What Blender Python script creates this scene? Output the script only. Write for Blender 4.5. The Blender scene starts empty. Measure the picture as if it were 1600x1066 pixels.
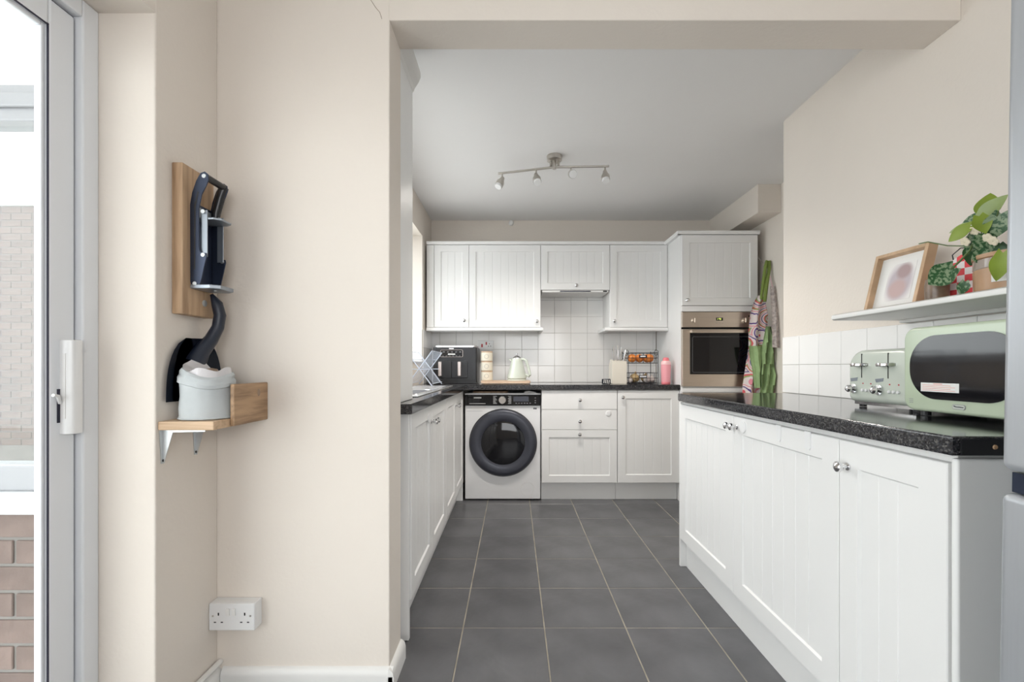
import bpy, bmesh, math, random
from mathutils import Vector, Matrix
random.seed(7)
R = math.radians
S = bpy.context.scene
COL = S.collection

# ------------------------------------------------------------------ camera
EYE = 1.055
cam = bpy.data.objects.new('camera', bpy.data.cameras.new('camera'))
COL.objects.link(cam)
cam.location = (0, 0, EYE)
cam.rotation_euler = (R(90), 0, 0)
cam.data.sensor_width = 36
cam.data.lens = 16
cam.data.shift_x = -3 / 1600
cam.data.shift_y = 41 / 1600
cam.data.clip_start = 0.02
S.camera = cam

# ------------------------------------------------------------------ world: bright overcast sky
W = bpy.data.worlds.new('overcast_sky'); S.world = W
W.use_nodes = True
bg = W.node_tree.nodes['Background']
bg.inputs['Color'].default_value = (0.97, 0.985, 1.0, 1)
bg.inputs['Strength'].default_value = 1.6
S.view_settings.view_transform = 'Standard'
S.view_settings.look = 'None'
S.view_settings.gamma = 1
S.view_settings.exposure = 1.88
S.view_settings.use_curve_mapping = False


def portal(loc, rot, sx, sy):
    l = bpy.data.lights.new('window_portal', 'AREA'); l.shape = 'RECTANGLE'; l.size = sx; l.size_y = sy
    l.cycles.is_portal = True
    o = bpy.data.objects.new('window_portal', l); COL.objects.link(o); o.location = loc; o.rotation_euler = rot
    return o


# ------------------------------------------------------------------ materials
M = {}


def mat(name, col, rough=0.5, metal=0.0, spec=0.5, var=0.0, vscale=8, bump=0.0, bscale=60, stretch=(1, 1, 1), col2=None, coat=0.0, rnd=0.0):
    m = bpy.data.materials.new(name); m.use_nodes = True
    nt = m.node_tree; b = nt.nodes['Principled BSDF']
    b.inputs['Roughness'].default_value = rough
    b.inputs['Metallic'].default_value = metal
    b.inputs['Specular IOR Level'].default_value = spec
    b.inputs['Coat Weight'].default_value = coat
    b.inputs['Coat Roughness'].default_value = 0.05
    c = (*col, 1)
    b.inputs['Base Color'].default_value = c
    tc = nt.nodes.new('ShaderNodeTexCoord')
    mp = nt.nodes.new('ShaderNodeMapping'); mp.inputs['Scale'].default_value = stretch
    nt.links.new(tc.outputs['Object'], mp.inputs['Vector'])
    if var or col2:
        n = nt.nodes.new('ShaderNodeTexNoise'); n.inputs['Scale'].default_value = vscale; n.inputs['Detail'].default_value = 6
        nt.links.new(mp.outputs['Vector'], n.inputs['Vector'])
        cr = nt.nodes.new('ShaderNodeValToRGB')
        c2 = col2 if col2 else tuple(x * (1 - var) for x in col)
        cr.color_ramp.elements[0].color = (*c2, 1); cr.color_ramp.elements[1].color = c
        cr.color_ramp.elements[0].position = 0.33; cr.color_ramp.elements[1].position = 0.67
        nt.links.new(n.outputs['Fac'], cr.inputs['Fac'])
        out = cr.outputs['Color']
        if rnd:
            oi = nt.nodes.new('ShaderNodeObjectInfo')
            hs = nt.nodes.new('ShaderNodeHueSaturation')
            mr = nt.nodes.new('ShaderNodeMapRange'); mr.inputs[3].default_value = 1 - rnd; mr.inputs[4].default_value = 1 + rnd
            nt.links.new(oi.outputs['Random'], mr.inputs[0]); nt.links.new(mr.outputs[0], hs.inputs['Value'])
            nt.links.new(out, hs.inputs['Color']); out = hs.outputs['Color']
        nt.links.new(out, b.inputs['Base Color'])
    if bump:
        n2 = nt.nodes.new('ShaderNodeTexNoise'); n2.inputs['Scale'].default_value = bscale; n2.inputs['Detail'].default_value = 5
        nt.links.new(mp.outputs['Vector'], n2.inputs['Vector'])
        bp = nt.nodes.new('ShaderNodeBump'); bp.inputs['Strength'].default_value = bump; bp.inputs['Distance'].default_value = 0.01
        nt.links.new(n2.outputs['Fac'], bp.inputs['Height']); nt.links.new(bp.outputs['Normal'], b.inputs['Normal'])
    M[name] = m
    return m


mat('cream_paint', (0.80, 0.735, 0.665), 0.75, spec=0.25, var=0.035, vscale=1.6, bump=0.10, bscale=70)
mat('white_paint', (0.88, 0.87, 0.865), 0.8, spec=0.2, var=0.02, vscale=1.5, bump=0.05, bscale=50)
mat('gloss_white', (0.83, 0.82, 0.80), 0.35, var=0.03, vscale=4)
mat('cabinet_white', (0.83, 0.825, 0.815), 0.38, var=0.015, vscale=3)
mat('carcass_white', (0.80, 0.79, 0.775), 0.45, var=0.015, vscale=3)
mat('tile_white', (0.90, 0.89, 0.875), 0.12, var=0.02, vscale=5, rnd=0.02)
mat('wall_grout', (0.55, 0.53, 0.50), 0.8, var=0.1)
mat('floor_slate', (0.135, 0.135, 0.143), 0.33, var=0.36, vscale=5, bump=0.12, bscale=22, rnd=0.08)
mat('floor_grout', (0.50, 0.45, 0.36), 0.85, var=0.4, vscale=9)
mat('upvc', (0.80, 0.82, 0.85), 0.28)
mat('upvc_darkened', (0.30, 0.305, 0.32), 0.35)  # white frame darkened in colour so bright daylight does not wash it out
mat('gasket', (0.012, 0.010, 0.03), 0.5)
mat('white_plastic', (0.82, 0.82, 0.82), 0.3)
mat('chrome', (0.75, 0.75, 0.76), 0.10, metal=1)
mat('nickel', (0.55, 0.52, 0.48), 0.28, metal=1)
mat('steel', (0.70, 0.62, 0.54), 0.30, metal=1, var=0.08, vscale=30, stretch=(0.2, 1, 8))
mat('sink_steel', (0.75, 0.76, 0.78), 0.25, metal=1)
mat('fridge_silver', (0.48, 0.50, 0.53), 0.38, metal=0.55, var=0.03, vscale=200, stretch=(1, 1, 0.05))
mat('zinc', (0.60, 0.62, 0.63), 0.4, metal=0.7)
mat('black_plastic', (0.012, 0.012, 0.014), 0.3)
mat('black_gloss', (0.006, 0.006, 0.008), 0.06)
mat('dark_void', (0.004, 0.004, 0.004), 0.9)
mat('fryer_black', (0.022, 0.023, 0.027), 0.32)
mat('fryer_metal', (0.65, 0.58, 0.56), 0.3, metal=0.6)
mat('ring_grey', (0.055, 0.058, 0.075), 0.35, metal=0.3)
mat('washer_white', (0.80, 0.80, 0.805), 0.3)
mat('print_white', (0.75, 0.75, 0.75), 0.6)
mat('print_grey', (0.25, 0.25, 0.26), 0.6)
mat('sage', (0.50, 0.58, 0.43), 0.22, coat=0.3)
mat('sage_pale', (0.58, 0.62, 0.55), 0.22, coat=0.3)
mat('cream_ceramic', (0.72, 0.67, 0.56), 0.35)
mat('cream_plastic', (0.74, 0.69, 0.60), 0.4)
mat('navy_plastic', (0.012, 0.017, 0.032), 0.32)
mat('navy_steel', (0.035, 0.045, 0.075), 0.3, metal=0.6)
mat('grey_steel', (0.30, 0.33, 0.37), 0.32, metal=0.7)
mat('canvas_grey', (0.53, 0.56, 0.57), 0.85, var=0.08, vscale=20, bump=0.25, bscale=25)
mat('plastic_bag', (0.66, 0.64, 0.65), 0.4, bump=0.3, bscale=40)
mat('pink_plastic', (0.85, 0.22, 0.25), 0.3)
mat('pink_clear', (0.85, 0.36, 0.40), 0.2)
mat('pink_pale', (0.86, 0.55, 0.55), 0.3)
mat('orange_skin', (0.85, 0.27, 0.05), 0.45, bump=0.2, bscale=120)
mat('onion', (0.62, 0.45, 0.22), 0.4, var=0.3, vscale=20)
mat('garlic', (0.78, 0.70, 0.66), 0.5, var=0.2, vscale=25)
mat('wire_dark', (0.05, 0.05, 0.055), 0.4, metal=0.6)
mat('wire_white', (0.55, 0.60, 0.70), 0.35)
mat('red_plastic', (0.45, 0.02, 0.03), 0.4)
mat('paper', (0.82, 0.81, 0.79), 0.7)
mat('red_print', (0.75, 0.25, 0.2), 0.7)
mat('green_cloth', (0.33, 0.47, 0.22), 0.85, var=0.25, vscale=20)
mat('olive_strap', (0.20, 0.27, 0.06), 0.8, var=0.1)
mat('pale_cloth', (0.60, 0.53, 0.50), 0.85, var=0.5, vscale=55)
mat('pink_strap', (0.70, 0.45, 0.47), 0.8)
mat('leaf_lime', (0.28, 0.38, 0.035), 0.4, var=0.3, vscale=12)
mat('leaf_pale', (0.33, 0.42, 0.15), 0.4, var=0.2, vscale=12)
mat('leaf_dark', (0.02, 0.09, 0.015), 0.4, var=0.4, vscale=25)
mat('stem_green', (0.10, 0.16, 0.05), 0.5)
mat('pot_tan', (0.50, 0.30, 0.17), 0.35, var=0.15, vscale=10)
mat('pot_glass', (0.40, 0.33, 0.28), 0.1, var=0.2, vscale=6)
mat('vase_brown', (0.28, 0.19, 0.13), 0.3, var=0.5, vscale=25)
mat('soil', (0.03, 0.02, 0.015), 0.9)
mat('flower_cream', (0.80, 0.72, 0.55), 0.7)
mat('brick', (0.20, 0.145, 0.125), 0.85, var=0.3, vscale=14, bump=0.3, bscale=60, rnd=0.12)
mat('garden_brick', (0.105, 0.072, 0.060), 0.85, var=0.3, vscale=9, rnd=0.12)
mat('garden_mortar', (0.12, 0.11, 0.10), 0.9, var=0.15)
mat('mortar', (0.23, 0.215, 0.20), 0.9, var=0.15)
mat('paving', (0.70, 0.69, 0.67), 0.9, var=0.15, vscale=3)
mat('bulb', (0.85, 0.85, 0.85), 0.25)
mat('foam_dark', (0.01, 0.012, 0.02), 0.8)


def ramp(nt, fac, stops, interp='LINEAR'):
    cr = nt.nodes.new('ShaderNodeValToRGB'); cr.color_ramp.interpolation = interp
    e = cr.color_ramp.elements
    while len(e) < len(stops): e.new(0.5)
    for i, (p, c) in enumerate(stops): e[i].position = p; e[i].color = (*c, 1)
    nt.links.new(fac, cr.inputs['Fac'])
    return cr.outputs['Color']


def wood(name, c1, c2, scale=(30, 30, 2.0), rough=0.5):
    m = mat(name, c1, rough)
    nt = m.node_tree; b = nt.nodes['Principled BSDF']
    mp = nt.nodes['Mapping']; mp.inputs['Scale'].default_value = scale
    n = nt.nodes.new('ShaderNodeTexNoise'); n.inputs['Scale'].default_value = 1.6; n.inputs['Detail'].default_value = 8; n.inputs['Distortion'].default_value = 0.6
    nt.links.new(mp.outputs['Vector'], n.inputs['Vector'])
    c = ramp(nt, n.outputs['Fac'], [(0.3, c2), (0.55, c1), (0.75, tuple(min(1, x * 1.15) for x in c1))])
    nt.links.new(c, b.inputs['Base Color'])


wood('oak_up', (0.52, 0.35, 0.215), (0.30, 0.18, 0.10))
wood('oak_along_x', (0.60, 0.42, 0.27), (0.42, 0.27, 0.15), (2, 30, 30))
wood('oak_plank', (0.44, 0.28, 0.16), (0.24, 0.14, 0.075), (40, 3, 40))
wood('oak_frame', (0.58, 0.39, 0.24), (0.42, 0.27, 0.15), (20, 6, 6))
wood('board_wood', (0.68, 0.50, 0.36), (0.55, 0.37, 0.25), (3, 40, 40))


def worktop_mat():
    m = mat('black_granite', (0.02, 0.02, 0.023), 0.10)
    nt = m.node_tree; b = nt.nodes['Principled BSDF']; mp = nt.nodes['Mapping']
    v = nt.nodes.new('ShaderNodeTexVoronoi'); v.inputs['Scale'].default_value = 330
    nt.links.new(mp.outputs['Vector'], v.inputs['Vector'])
    n = nt.nodes.new('ShaderNodeTexNoise'); n.inputs['Scale'].default_value = 140; n.inputs['Detail'].default_value = 6
    nt.links.new(mp.outputs['Vector'], n.inputs['Vector'])
    mx = nt.nodes.new('ShaderNodeMath'); mx.operation = 'MULTIPLY'
    nt.links.new(v.outputs['Color'], mx.inputs[0]); nt.links.new(n.outputs['Fac'], mx.inputs[1])
    c = ramp(nt, mx.outputs[0], [(0.12, (0.010, 0.010, 0.012)), (0.30, (0.035, 0.036, 0.042)), (0.48, (0.12, 0.115, 0.11))])
    nt.links.new(c, b.inputs['Base Color'])


worktop_mat()


def variegated():
    m = mat('leaf_variegated', (0.03, 0.14, 0.03), 0.4)
    nt = m.node_tree; b = nt.nodes['Principled BSDF']; mp = nt.nodes['Mapping']
    n = nt.nodes.new('ShaderNodeTexNoise'); n.inputs['Scale'].default_value = 120; n.inputs['Detail'].default_value = 3
    nt.links.new(mp.outputs['Vector'], n.inputs['Vector'])
    c = ramp(nt, n.outputs['Fac'], [(0.0, (0.01, 0.055, 0.012)), (0.47, (0.015, 0.085, 0.02)), (0.54, (0.22, 0.30, 0.17)), (1, (0.30, 0.38, 0.25))])
    nt.links.new(c, b.inputs['Base Color'])


variegated()


def retro_cloth():
    m = mat('swirl_cloth', (0.8, 0.7, 0.7), 0.85)
    nt = m.node_tree; b = nt.nodes['Principled BSDF']; mp = nt.nodes['Mapping']; mp.inputs['Scale'].default_value = (1, 0.3, 1)
    v = nt.nodes.new('ShaderNodeTexVoronoi'); v.inputs['Scale'].default_value = 6.5; v.inputs['Randomness'].default_value = 0.7
    nt.links.new(mp.outputs['Vector'], v.inputs['Vector'])
    mu = nt.nodes.new('ShaderNodeMath'); mu.operation = 'MULTIPLY'; mu.inputs[1].default_value = 4.2
    fr = nt.nodes.new('ShaderNodeMath'); fr.operation = 'FRACT'
    nt.links.new(v.outputs['Distance'], mu.inputs[0]); nt.links.new(mu.outputs[0], fr.inputs[0])
    w = (0.72, 0.64, 0.62)
    c = ramp(nt, fr.outputs[0], [(0, (0.65, 0.10, 0.12)), (0.14, w), (0.34, (0.10, 0.05, 0.22)), (0.46, w), (0.62, (0.70, 0.25, 0.30)), (0.72, w), (0.88, (0.30, 0.38, 0.15))], 'CONSTANT')
    nt.links.new(c, b.inputs['Base Color'])


retro_cloth()


def checker_print():
    m = mat('gingham_print', (0.8, 0.1, 0.1), 0.6)
    nt = m.node_tree; b = nt.nodes['Principled BSDF']; mp = nt.nodes['Mapping']
    mp.inputs['Location'].default_value = (0.011, 0.5, 0.003)
    ch = nt.nodes.new('ShaderNodeTexChecker'); ch.inputs['Scale'].default_value = 48
    ch.inputs['Color1'].default_value = (0.78, 0.06, 0.07, 1); ch.inputs['Color2'].default_value = (0.85, 0.78, 0.77, 1)
    mp.inputs['Scale'].default_value = (1, 0.001, 1)
    nt.links.new(mp.outputs['Vector'], ch.inputs['Vector']); nt.links.new(ch.outputs['Color'], b.inputs['Base Color'])


checker_print()


def blurred_print():
    m = mat('blurred_portrait', (0.8, 0.78, 0.76), 0.5)
    nt = m.node_tree; b = nt.nodes['Principled BSDF']; tc = nt.nodes['Texture Coordinate']
    last = None
    for (cx, cz, sx, sz, col) in [(0.0, -0.005, 0.062, 0.085, (0.50, 0.44, 0.48)), (0.010, 0.036, 0.034, 0.034, (0.40, 0.29, 0.29)), (-0.004, -0.026, 0.042, 0.042, (0.52, 0.37, 0.36))]:
        mp = nt.nodes.new('ShaderNodeMapping'); mp.vector_type = 'TEXTURE'
        mp.inputs['Location'].default_value = (cx, 0, cz); mp.inputs['Scale'].default_value = (sx, 1, sz)
        nt.links.new(tc.outputs['Object'], mp.inputs['Vector'])
        g = nt.nodes.new('ShaderNodeTexGradient'); g.gradient_type = 'SPHERICAL'
        nt.links.new(mp.outputs['Vector'], g.inputs['Vector'])
        f = ramp(nt, g.outputs['Color'], [(0.0, (0, 0, 0)), (0.4, (1, 1, 1))])
        mx = nt.nodes.new('ShaderNodeMix'); mx.data_type = 'RGBA'
        nt.links.new(f, mx.inputs['Factor'])
        if last: nt.links.new(last, mx.inputs['A'])
        else: mx.inputs['A'].default_value = (0.82, 0.80, 0.78, 1)
        mx.inputs['B'].default_value = (*col, 1)
        last = mx.outputs['Result']
    nt.links.new(last, b.inputs['Base Color'])


blurred_print()


def thin_glass(name, tint=(1, 1, 1), base=0.04):
    m = bpy.data.materials.new(name); m.use_nodes = True; nt = m.node_tree
    nt.nodes.clear()
    o = nt.nodes.new('ShaderNodeOutputMaterial'); mx = nt.nodes.new('ShaderNodeMixShader')
    t = nt.nodes.new('ShaderNodeBsdfTransparent'); t.inputs['Color'].default_value = (*tint, 1)
    g = nt.nodes.new('ShaderNodeBsdfGlossy'); g.inputs['Roughness'].default_value = 0.01
    lw = nt.nodes.new('ShaderNodeLayerWeight'); lw.inputs['Blend'].default_value = 0.5
    pw = nt.nodes.new('ShaderNodeMath'); pw.operation = 'POWER'; pw.inputs[1].default_value = 5
    f = nt.nodes.new('ShaderNodeMath'); f.operation = 'MULTIPLY_ADD'; f.inputs[1].default_value = 0.96; f.inputs[2].default_value = base
    nt.links.new(lw.outputs['Facing'], pw.inputs[0]); nt.links.new(pw.outputs[0], f.inputs[0])
    nt.links.new(f.outputs[0], mx.inputs[0]); nt.links.new(t.outputs[0], mx.inputs[1]); nt.links.new(g.outputs[0], mx.inputs[2])
    nt.links.new(mx.outputs[0], o.inputs[0]); M[name] = m


thin_glass('window_glass', (0.95, 0.97, 0.97))


def lit(name, col, s):
    m = mat(name, col, 0.4); b = m.node_tree.nodes['Principled BSDF']
    b.inputs['Emission Color'].default_value = (*col, 1); b.inputs['Emission Strength'].default_value = s


lit('clock_digits', (0.45, 0.55, 0.12), 0.25)

# ------------------------------------------------------------------ mesh helpers


def BM(): return bmesh.new()


def box(bm, x0, x1, y0, y1, z0, z1, bev=0.0, seg=2, mx=None):
    g = bmesh.ops.create_cube(bm, size=1)
    vs = g['verts']
    for v in vs:
        v.co = Vector(((x0 + x1) / 2 + v.co.x * (x1 - x0), (y0 + y1) / 2 + v.co.y * (y1 - y0), (z0 + z1) / 2 + v.co.z * (z1 - z0)))
    if bev:
        es = list({e for v in vs for e in v.link_edges})
        r = bmesh.ops.bevel(bm, geom=es, offset=bev, segments=seg, profile=0.5, affect='EDGES')
        vs = list({v for v in r['verts']} | {v for v in vs if v.is_valid})
    if mx is not None:
        for v in vs: v.co = mx @ v.co
    return bm


def frame_to(p0, p1):
    d = Vector(p1) - Vector(p0)
    return Matrix.Translation(p0) @ d.to_track_quat('Z', 'Y').to_matrix().to_4x4(), d.length


def lathe(bm, prof, n=24, mx=None, cap=True, squash=None):
    rings = []
    for r, z in prof:
        ring = []
        for i in range(n):
            a = 2 * math.pi * i / n
            co = Vector((r * math.cos(a), r * math.sin(a) * (squash or 1), z))
            ring.append(bm.verts.new(mx @ co if mx is not None else co))
        rings.append(ring)
    for a, b in zip(rings, rings[1:]):
        for i in range(n):
            j = (i + 1) % n
            bm.faces.new((a[i], a[j], b[j], b[i]))
    if cap:
        if prof[0][0] > 1e-6: bm.faces.new(rings[0][::-1])
        if prof[-1][0] > 1e-6: bm.faces.new(rings[-1])
    return bm


def cyl(bm, p0, p1, r0, r1=None, n=16):
    mx, L = frame_to(p0, p1)
    return lathe(bm, [(r0, 0), (r0 if r1 is None else r1, L)], n, mx)


def tube(bm, pts, r, n=8, closed=False):
    pts = [Vector(p) for p in pts]
    rings = []
    N = len(pts); up = None
    for i, p in enumerate(pts):
        if closed: d = pts[(i + 1) % N] - pts[i - 1]
        else: d = pts[min(i + 1, N - 1)] - pts[max(i - 1, 0)]
        d.normalize()
        if up is None:
            up = Vector((0, 0, 1)) if abs(d.z) < 0.9 else Vector((1, 0, 0))
        s = d.cross(up)
        if s.length < 1e-5: s = d.cross(Vector((0, 1, 0)))
        s.normalize(); up = s.cross(d).normalized()
        rr = r[i] if isinstance(r, (list, tuple)) else r
        rings.append([bm.verts.new(p + s * rr * math.cos(2 * math.pi * k / n) + up * rr * math.sin(2 * math.pi * k / n)) for k in range(n)])
    prs = list(zip(rings, rings[1:])) + ([(rings[-1], rings[0])] if closed else [])
    for a, b in prs:
        for k in range(n):
            j = (k + 1) % n
            bm.faces.new((a[k], a[j], b[j], b[k]))
    if not closed:
        bm.faces.new(rings[0][::-1]); bm.faces.new(rings[-1])
    return bm


def prism(bm, poly, d0, d1, plane='xz', bev=0.0, seg=2, mx=None):
    """extrude a 2D outline; plane xz -> along y, yz -> along x, xy -> along z"""
    def P(a, b, d):
        v = {'xz': Vector((a, d, b)), 'yz': Vector((d, a, b)), 'xy': Vector((a, b, d))}[plane]
        return mx @ v if mx is not None else v
    A = [bm.verts.new(P(a, b, d0)) for a, b in poly]
    B = [bm.verts.new(P(a, b, d1)) for a, b in poly]
    fa = bm.faces.new(A); fb = bm.faces.new(B[::-1])
    n = len(poly)
    for i in range(n):
        bm.faces.new((A[i], B[i], B[(i + 1) % n], A[(i + 1) % n]))
    if bev:
        bmesh.ops.bevel(bm, geom=list(fa.edges) + list(fb.edges), offset=bev, segments=seg, profile=0.5, affect='EDGES')
    return bm


def rrect(x0, x1, z0, z1, r, n=6):
    rs = r if isinstance(r, (list, tuple)) else (r, r, r, r)     # bl, br, tr, tl
    out = []
    for (cx, cz, a0, q) in ((x0 + rs[0], z0 + rs[0], 180, rs[0]), (x1 - rs[1], z0 + rs[1], 270, rs[1]), (x1 - rs[2], z1 - rs[2], 0, rs[2]), (x0 + rs[3], z1 - rs[3], 90, rs[3])):
        for i in range(n + 1):
            a = R(a0 + 90 * i / n)
            out.append((cx + q * math.cos(a), cz + q * math.sin(a)))
    return out


def pillow(bm, x0, x1, z0, z1, rad, d0, d1, r, plane='xz', n=8, k=5):
    """rounded-rectangle slab whose front and back edges are rolled over with radius r"""
    rs = rad if isinstance(rad, (list, tuple)) else (rad,) * 4
    st = [(r * (1 - math.sin(R(90 * i / k))), d0 + r * (1 - math.cos(R(90 * i / k)))) for i in range(k + 1)]
    st += [(i_, d1 - (d - d0)) for i_, d in reversed(st)]
    rings = []
    for ins, d in st:
        out = rrect(x0 + ins, x1 - ins, z0 + ins, z1 - ins, [max(0.002, q - ins) for q in rs], n)
        rings.append([bm.verts.new({'xz': (a, d, b), 'xy': (a, b, d)}[plane]) for a, b in out])
    N = len(rings[0])
    for A, B_ in zip(rings, rings[1:]):
        for i in range(N): bm.faces.new((A[i], A[(i + 1) % N], B_[(i + 1) % N], B_[i]))
    bm.faces.new(rings[0]); bm.faces.new(rings[-1][::-1])
    return bm


def obj(name, bm, m, parent=None, smooth=False, loc=None, rot=None):
    bmesh.ops.recalc_face_normals(bm, faces=bm.faces[:])
    me = bpy.data.meshes.new(name); bm.to_mesh(me); bm.free()
    me.materials.append(M[m])
    if smooth:
        for p in me.polygons: p.use_smooth = True
        try: me.set_sharp_from_angle(angle=R(38))
        except Exception: pass
    o = bpy.data.objects.new(name, me); COL.objects.link(o)
    if smooth:
        wn = o.modifiers.new('weighted_normal', 'WEIGHTED_NORMAL'); wn.keep_sharp = True; wn.weight = 80
    if parent: o.parent = parent
    if loc is not None: o.location = loc
    if rot is not None: o.rotation_euler = rot
    return o


def tag(o, label, cat, group=None):
    o['label'] = label; o['category'] = cat
    if group: o['group'] = group
    return o


def thing(name, label, cat, loc=(0, 0, 0), rotz=0, group=None):
    o = bpy.data.objects.new(name, None); COL.objects.link(o); o.empty_display_size = 0.05
    o.location = loc; o.rotation_euler = (0, 0, R(rotz))
    return tag(o, label, cat, group)


def struct(name, bm, m, label=None, parent=None, smooth=False):
    o = obj(name, bm, m, parent, smooth)
    if parent is None:
        o['kind'] = 'structure'
        if label: o['label'] = label
    return o


def link_copy(o, parent, loc, rot=None):
    c = o.copy(); COL.objects.link(c); c.parent = parent; c.location = loc
    if rot is not None: c.rotation_euler = rot
    return c


# ------------------------------------------------------------------ setting
XL, XR, YB, ZC = -0.757, 1.475, 4.17, 2.40      # kitchen left wall, right wall, back wall, ceiling
XF = 1.96                                       # recessed right wall by the oven
YP0, YP1, XP = 1.50, 1.65, -0.41                # partition wall, its free edge
XD = -0.977                                     # dining side wall with the patio door
YJ = 1.24                                       # jamb of the patio door
WT = 0.918                                      # worktop height

fl = struct('floor', box(BM(), -1.30, 2.1, -2.4, 4.3, -0.06, -0.0018), 'floor_grout', 'dark grey square floor tiles with pale grout')
tile_cache = {}
TX, TY, T0X, T0Y = 0.3295, 0.3325, -0.206, 1.843
for k in range(-12, 8):
    for j in range(-4, 7):
        x0, x1 = max(T0X + TX * j, -1.20) + 0.0024, min(T0X + TX * (j + 1), 2.0) - 0.0024
        y0, y1 = max(T0Y + TY * k, -2.2) + 0.0024, min(T0Y + TY * (k + 1), 4.165) - 0.0024
        if x1 - x0 < 0.02 or y1 - y0 < 0.02: continue
        key = (round(x1 - x0, 3), round(y1 - y0, 3))
        loc = ((x0 + x1) / 2, (y0 + y1) / 2, random.uniform(-0.0004, 0.0004))
        if key not in tile_cache:
            w, h = key
            tile_cache[key] = obj('tile', box(BM(), -w / 2, w / 2, -h / 2, h / 2, -0.01, 0, 0.0015, 1), 'floor_slate', fl, loc=loc)
        else:
            link_copy(tile_cache[key], fl, loc)

wb = struct('wall_back', box(BM(), -1.01, 2.06, YB, YB + 0.1, 0, ZC), 'cream_paint', 'cream back wall with white square tiles above the worktop')
bm = BM()
WY0, WY1, WZ0, WZ1 = 1.98, 3.76, 1.09, 2.14
for (a, b, c, d) in ((YP1, WY0, 0, ZC), (WY1, YB, 0, ZC), (WY0, WY1, 0, WZ0), (WY0, WY1, WZ1, ZC)): box(bm, -1.01, XL, a, b, c, d)
wl = struct('wall_left', bm, 'cream_paint', 'cream kitchen wall with a deep window recess over the sink')
wp = struct('wall_partition', box(BM(), -1.26, XP, YP0, YP1, 0, ZC, 0.004), 'cream_paint', 'cream end wall between dining space and kitchen')
obj('plaster_crack', tube(BM(), [(-0.478, 1.4998, 2.275), (-0.455, 1.4998, 2.24), (-0.442, 1.4998, 2.225), (-0.435, 1.4998, 2.203)], 0.0008, 5), 'vase_brown', wp)
struct('ceiling_beam', box(BM(), XP - 0.002, XR, YP0 + 0.0005, 1.64, 2.2, ZC, 0.003), 'cream_paint', 'cream downstand beam over the kitchen opening')
bm = BM()
box(bm, -1.26, XD, YJ, YP0, 0, ZC, 0.004); box(bm, -1.26, XD, -1.25, YJ, 2.02, ZC); box(bm, -1.26, XD, -2.0, -1.25, 0, ZC)
struct('wall_side', bm, 'cream_paint', 'cream side wall with deep reveal beside the patio door')
wr = struct('wall_right', box(BM(), XR, 2.06, -2.0, 2.49, 0, ZC), 'cream_paint', 'cream right wall with two rows of white tiles over the worktop')
struct('wall_recess', box(BM(), XF, 2.06, 2.49, YB, 0, ZC), 'cream_paint', 'cream recessed wall beside the tall oven unit')
struct('ceiling', box(BM(), -1.26, 2.06, -2.1, YB + 0.1, ZC, ZC + 0.1), 'white_paint', 'plain white ceiling')
struct('ceiling_boxing', box(BM(), 1.79, XF, 3.34, YB, 2.19, ZC, 0.002), 'cream_paint', 'cream boxed-in duct above the tall oven unit')

bm = BM()
for (a, b, c, d) in ((-1.26, -0.35, 0, ZC), (1.45, 2.06, 0, ZC), (-0.35, 1.45, 0, 0.8), (-0.35, 1.45, 2.1, ZC)): box(bm, a, b, -2.1, -2.0, c, d)  # opening is unseen, added and sized for the daylight it lets in
struct('wall_rear', bm, 'cream_paint', 'cream rear wall of the dining space with an added unseen opening for daylight')
portal((0.55, -2.0, 1.45), (R(90), 0, 0), 1.8, 1.3)
portal((-1.2, 0.0, 1.0), (0, R(-90), 0), 2.0, 2.45)
portal((-0.95, 2.91, 1.61), (0, R(-90), 0), 1.05, 1.7)

# wall tiles
def wall_tiles(parent, along, a0, a1, z0, z1, plane, first, skip=None):
    cache = {}
    a = first
    while a < a1:
        lo, hi = max(a, a0) + 0.001, min(a + 0.15, a1) - 0.001
        z = WT
        while z < z1 - 0.005:
            zl, zh = max(z, z0) + 0.001, min(z + 0.15, z1) - 0.001
            if hi - lo > 0.01 and zh - zl > 0.01 and not (skip and skip((lo + hi) / 2, (zl + zh) / 2)):
                w, h = round(hi - lo, 4), round(zh - zl, 4)
                c = ((lo + hi) / 2, (zl + zh) / 2)
                loc = (c[0], plane, c[1]) if along == 'x' else (plane, c[0], c[1])
                if (w, h) not in cache:
                    t = 0.006
                    b_ = box(BM(), -w / 2, w / 2, -t / 2, t / 2, -h / 2, h / 2, 0.0016, 2) if along == 'x' else box(BM(), -t / 2, t / 2, -w / 2, w / 2, -h / 2, h / 2, 0.0016, 2)
                    cache[(w, h)] = obj('tile', b_, 'tile_white', parent, loc=loc)
                else:
                    link_copy(cache[(w, h)], parent, loc)
            z += 0.15
        a += 0.15


obj('tile_grout', box(BM(), XL, 1.30, YB - 0.004, YB, WT, 1.75), 'wall_grout', wb)
wall_tiles(wb, 'x', XL, 1.30, WT, 1.75, YB - 0.005, -0.828, skip=lambda x, z: z > 1.45 and not (0.1 < x < 0.95))
obj('tile_grout', box(BM(), XR - 0.004, XR, 0.80, 2.488, WT, WT + 0.30), 'wall_grout', wr)
wall_tiles(wr, 'y', 0.80, 2.488, WT, WT + 0.30, XR - 0.005, 0.692)
obj('tile_grout', box(BM(), XL, XL + 0.004, 3.77, YB - 0.008, WT, 1.368), 'wall_grout', wl)
wall_tiles(wl, 'y', 3.77, YB - 0.008, WT, 1.368, XL + 0.005, 3.71)
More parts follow.
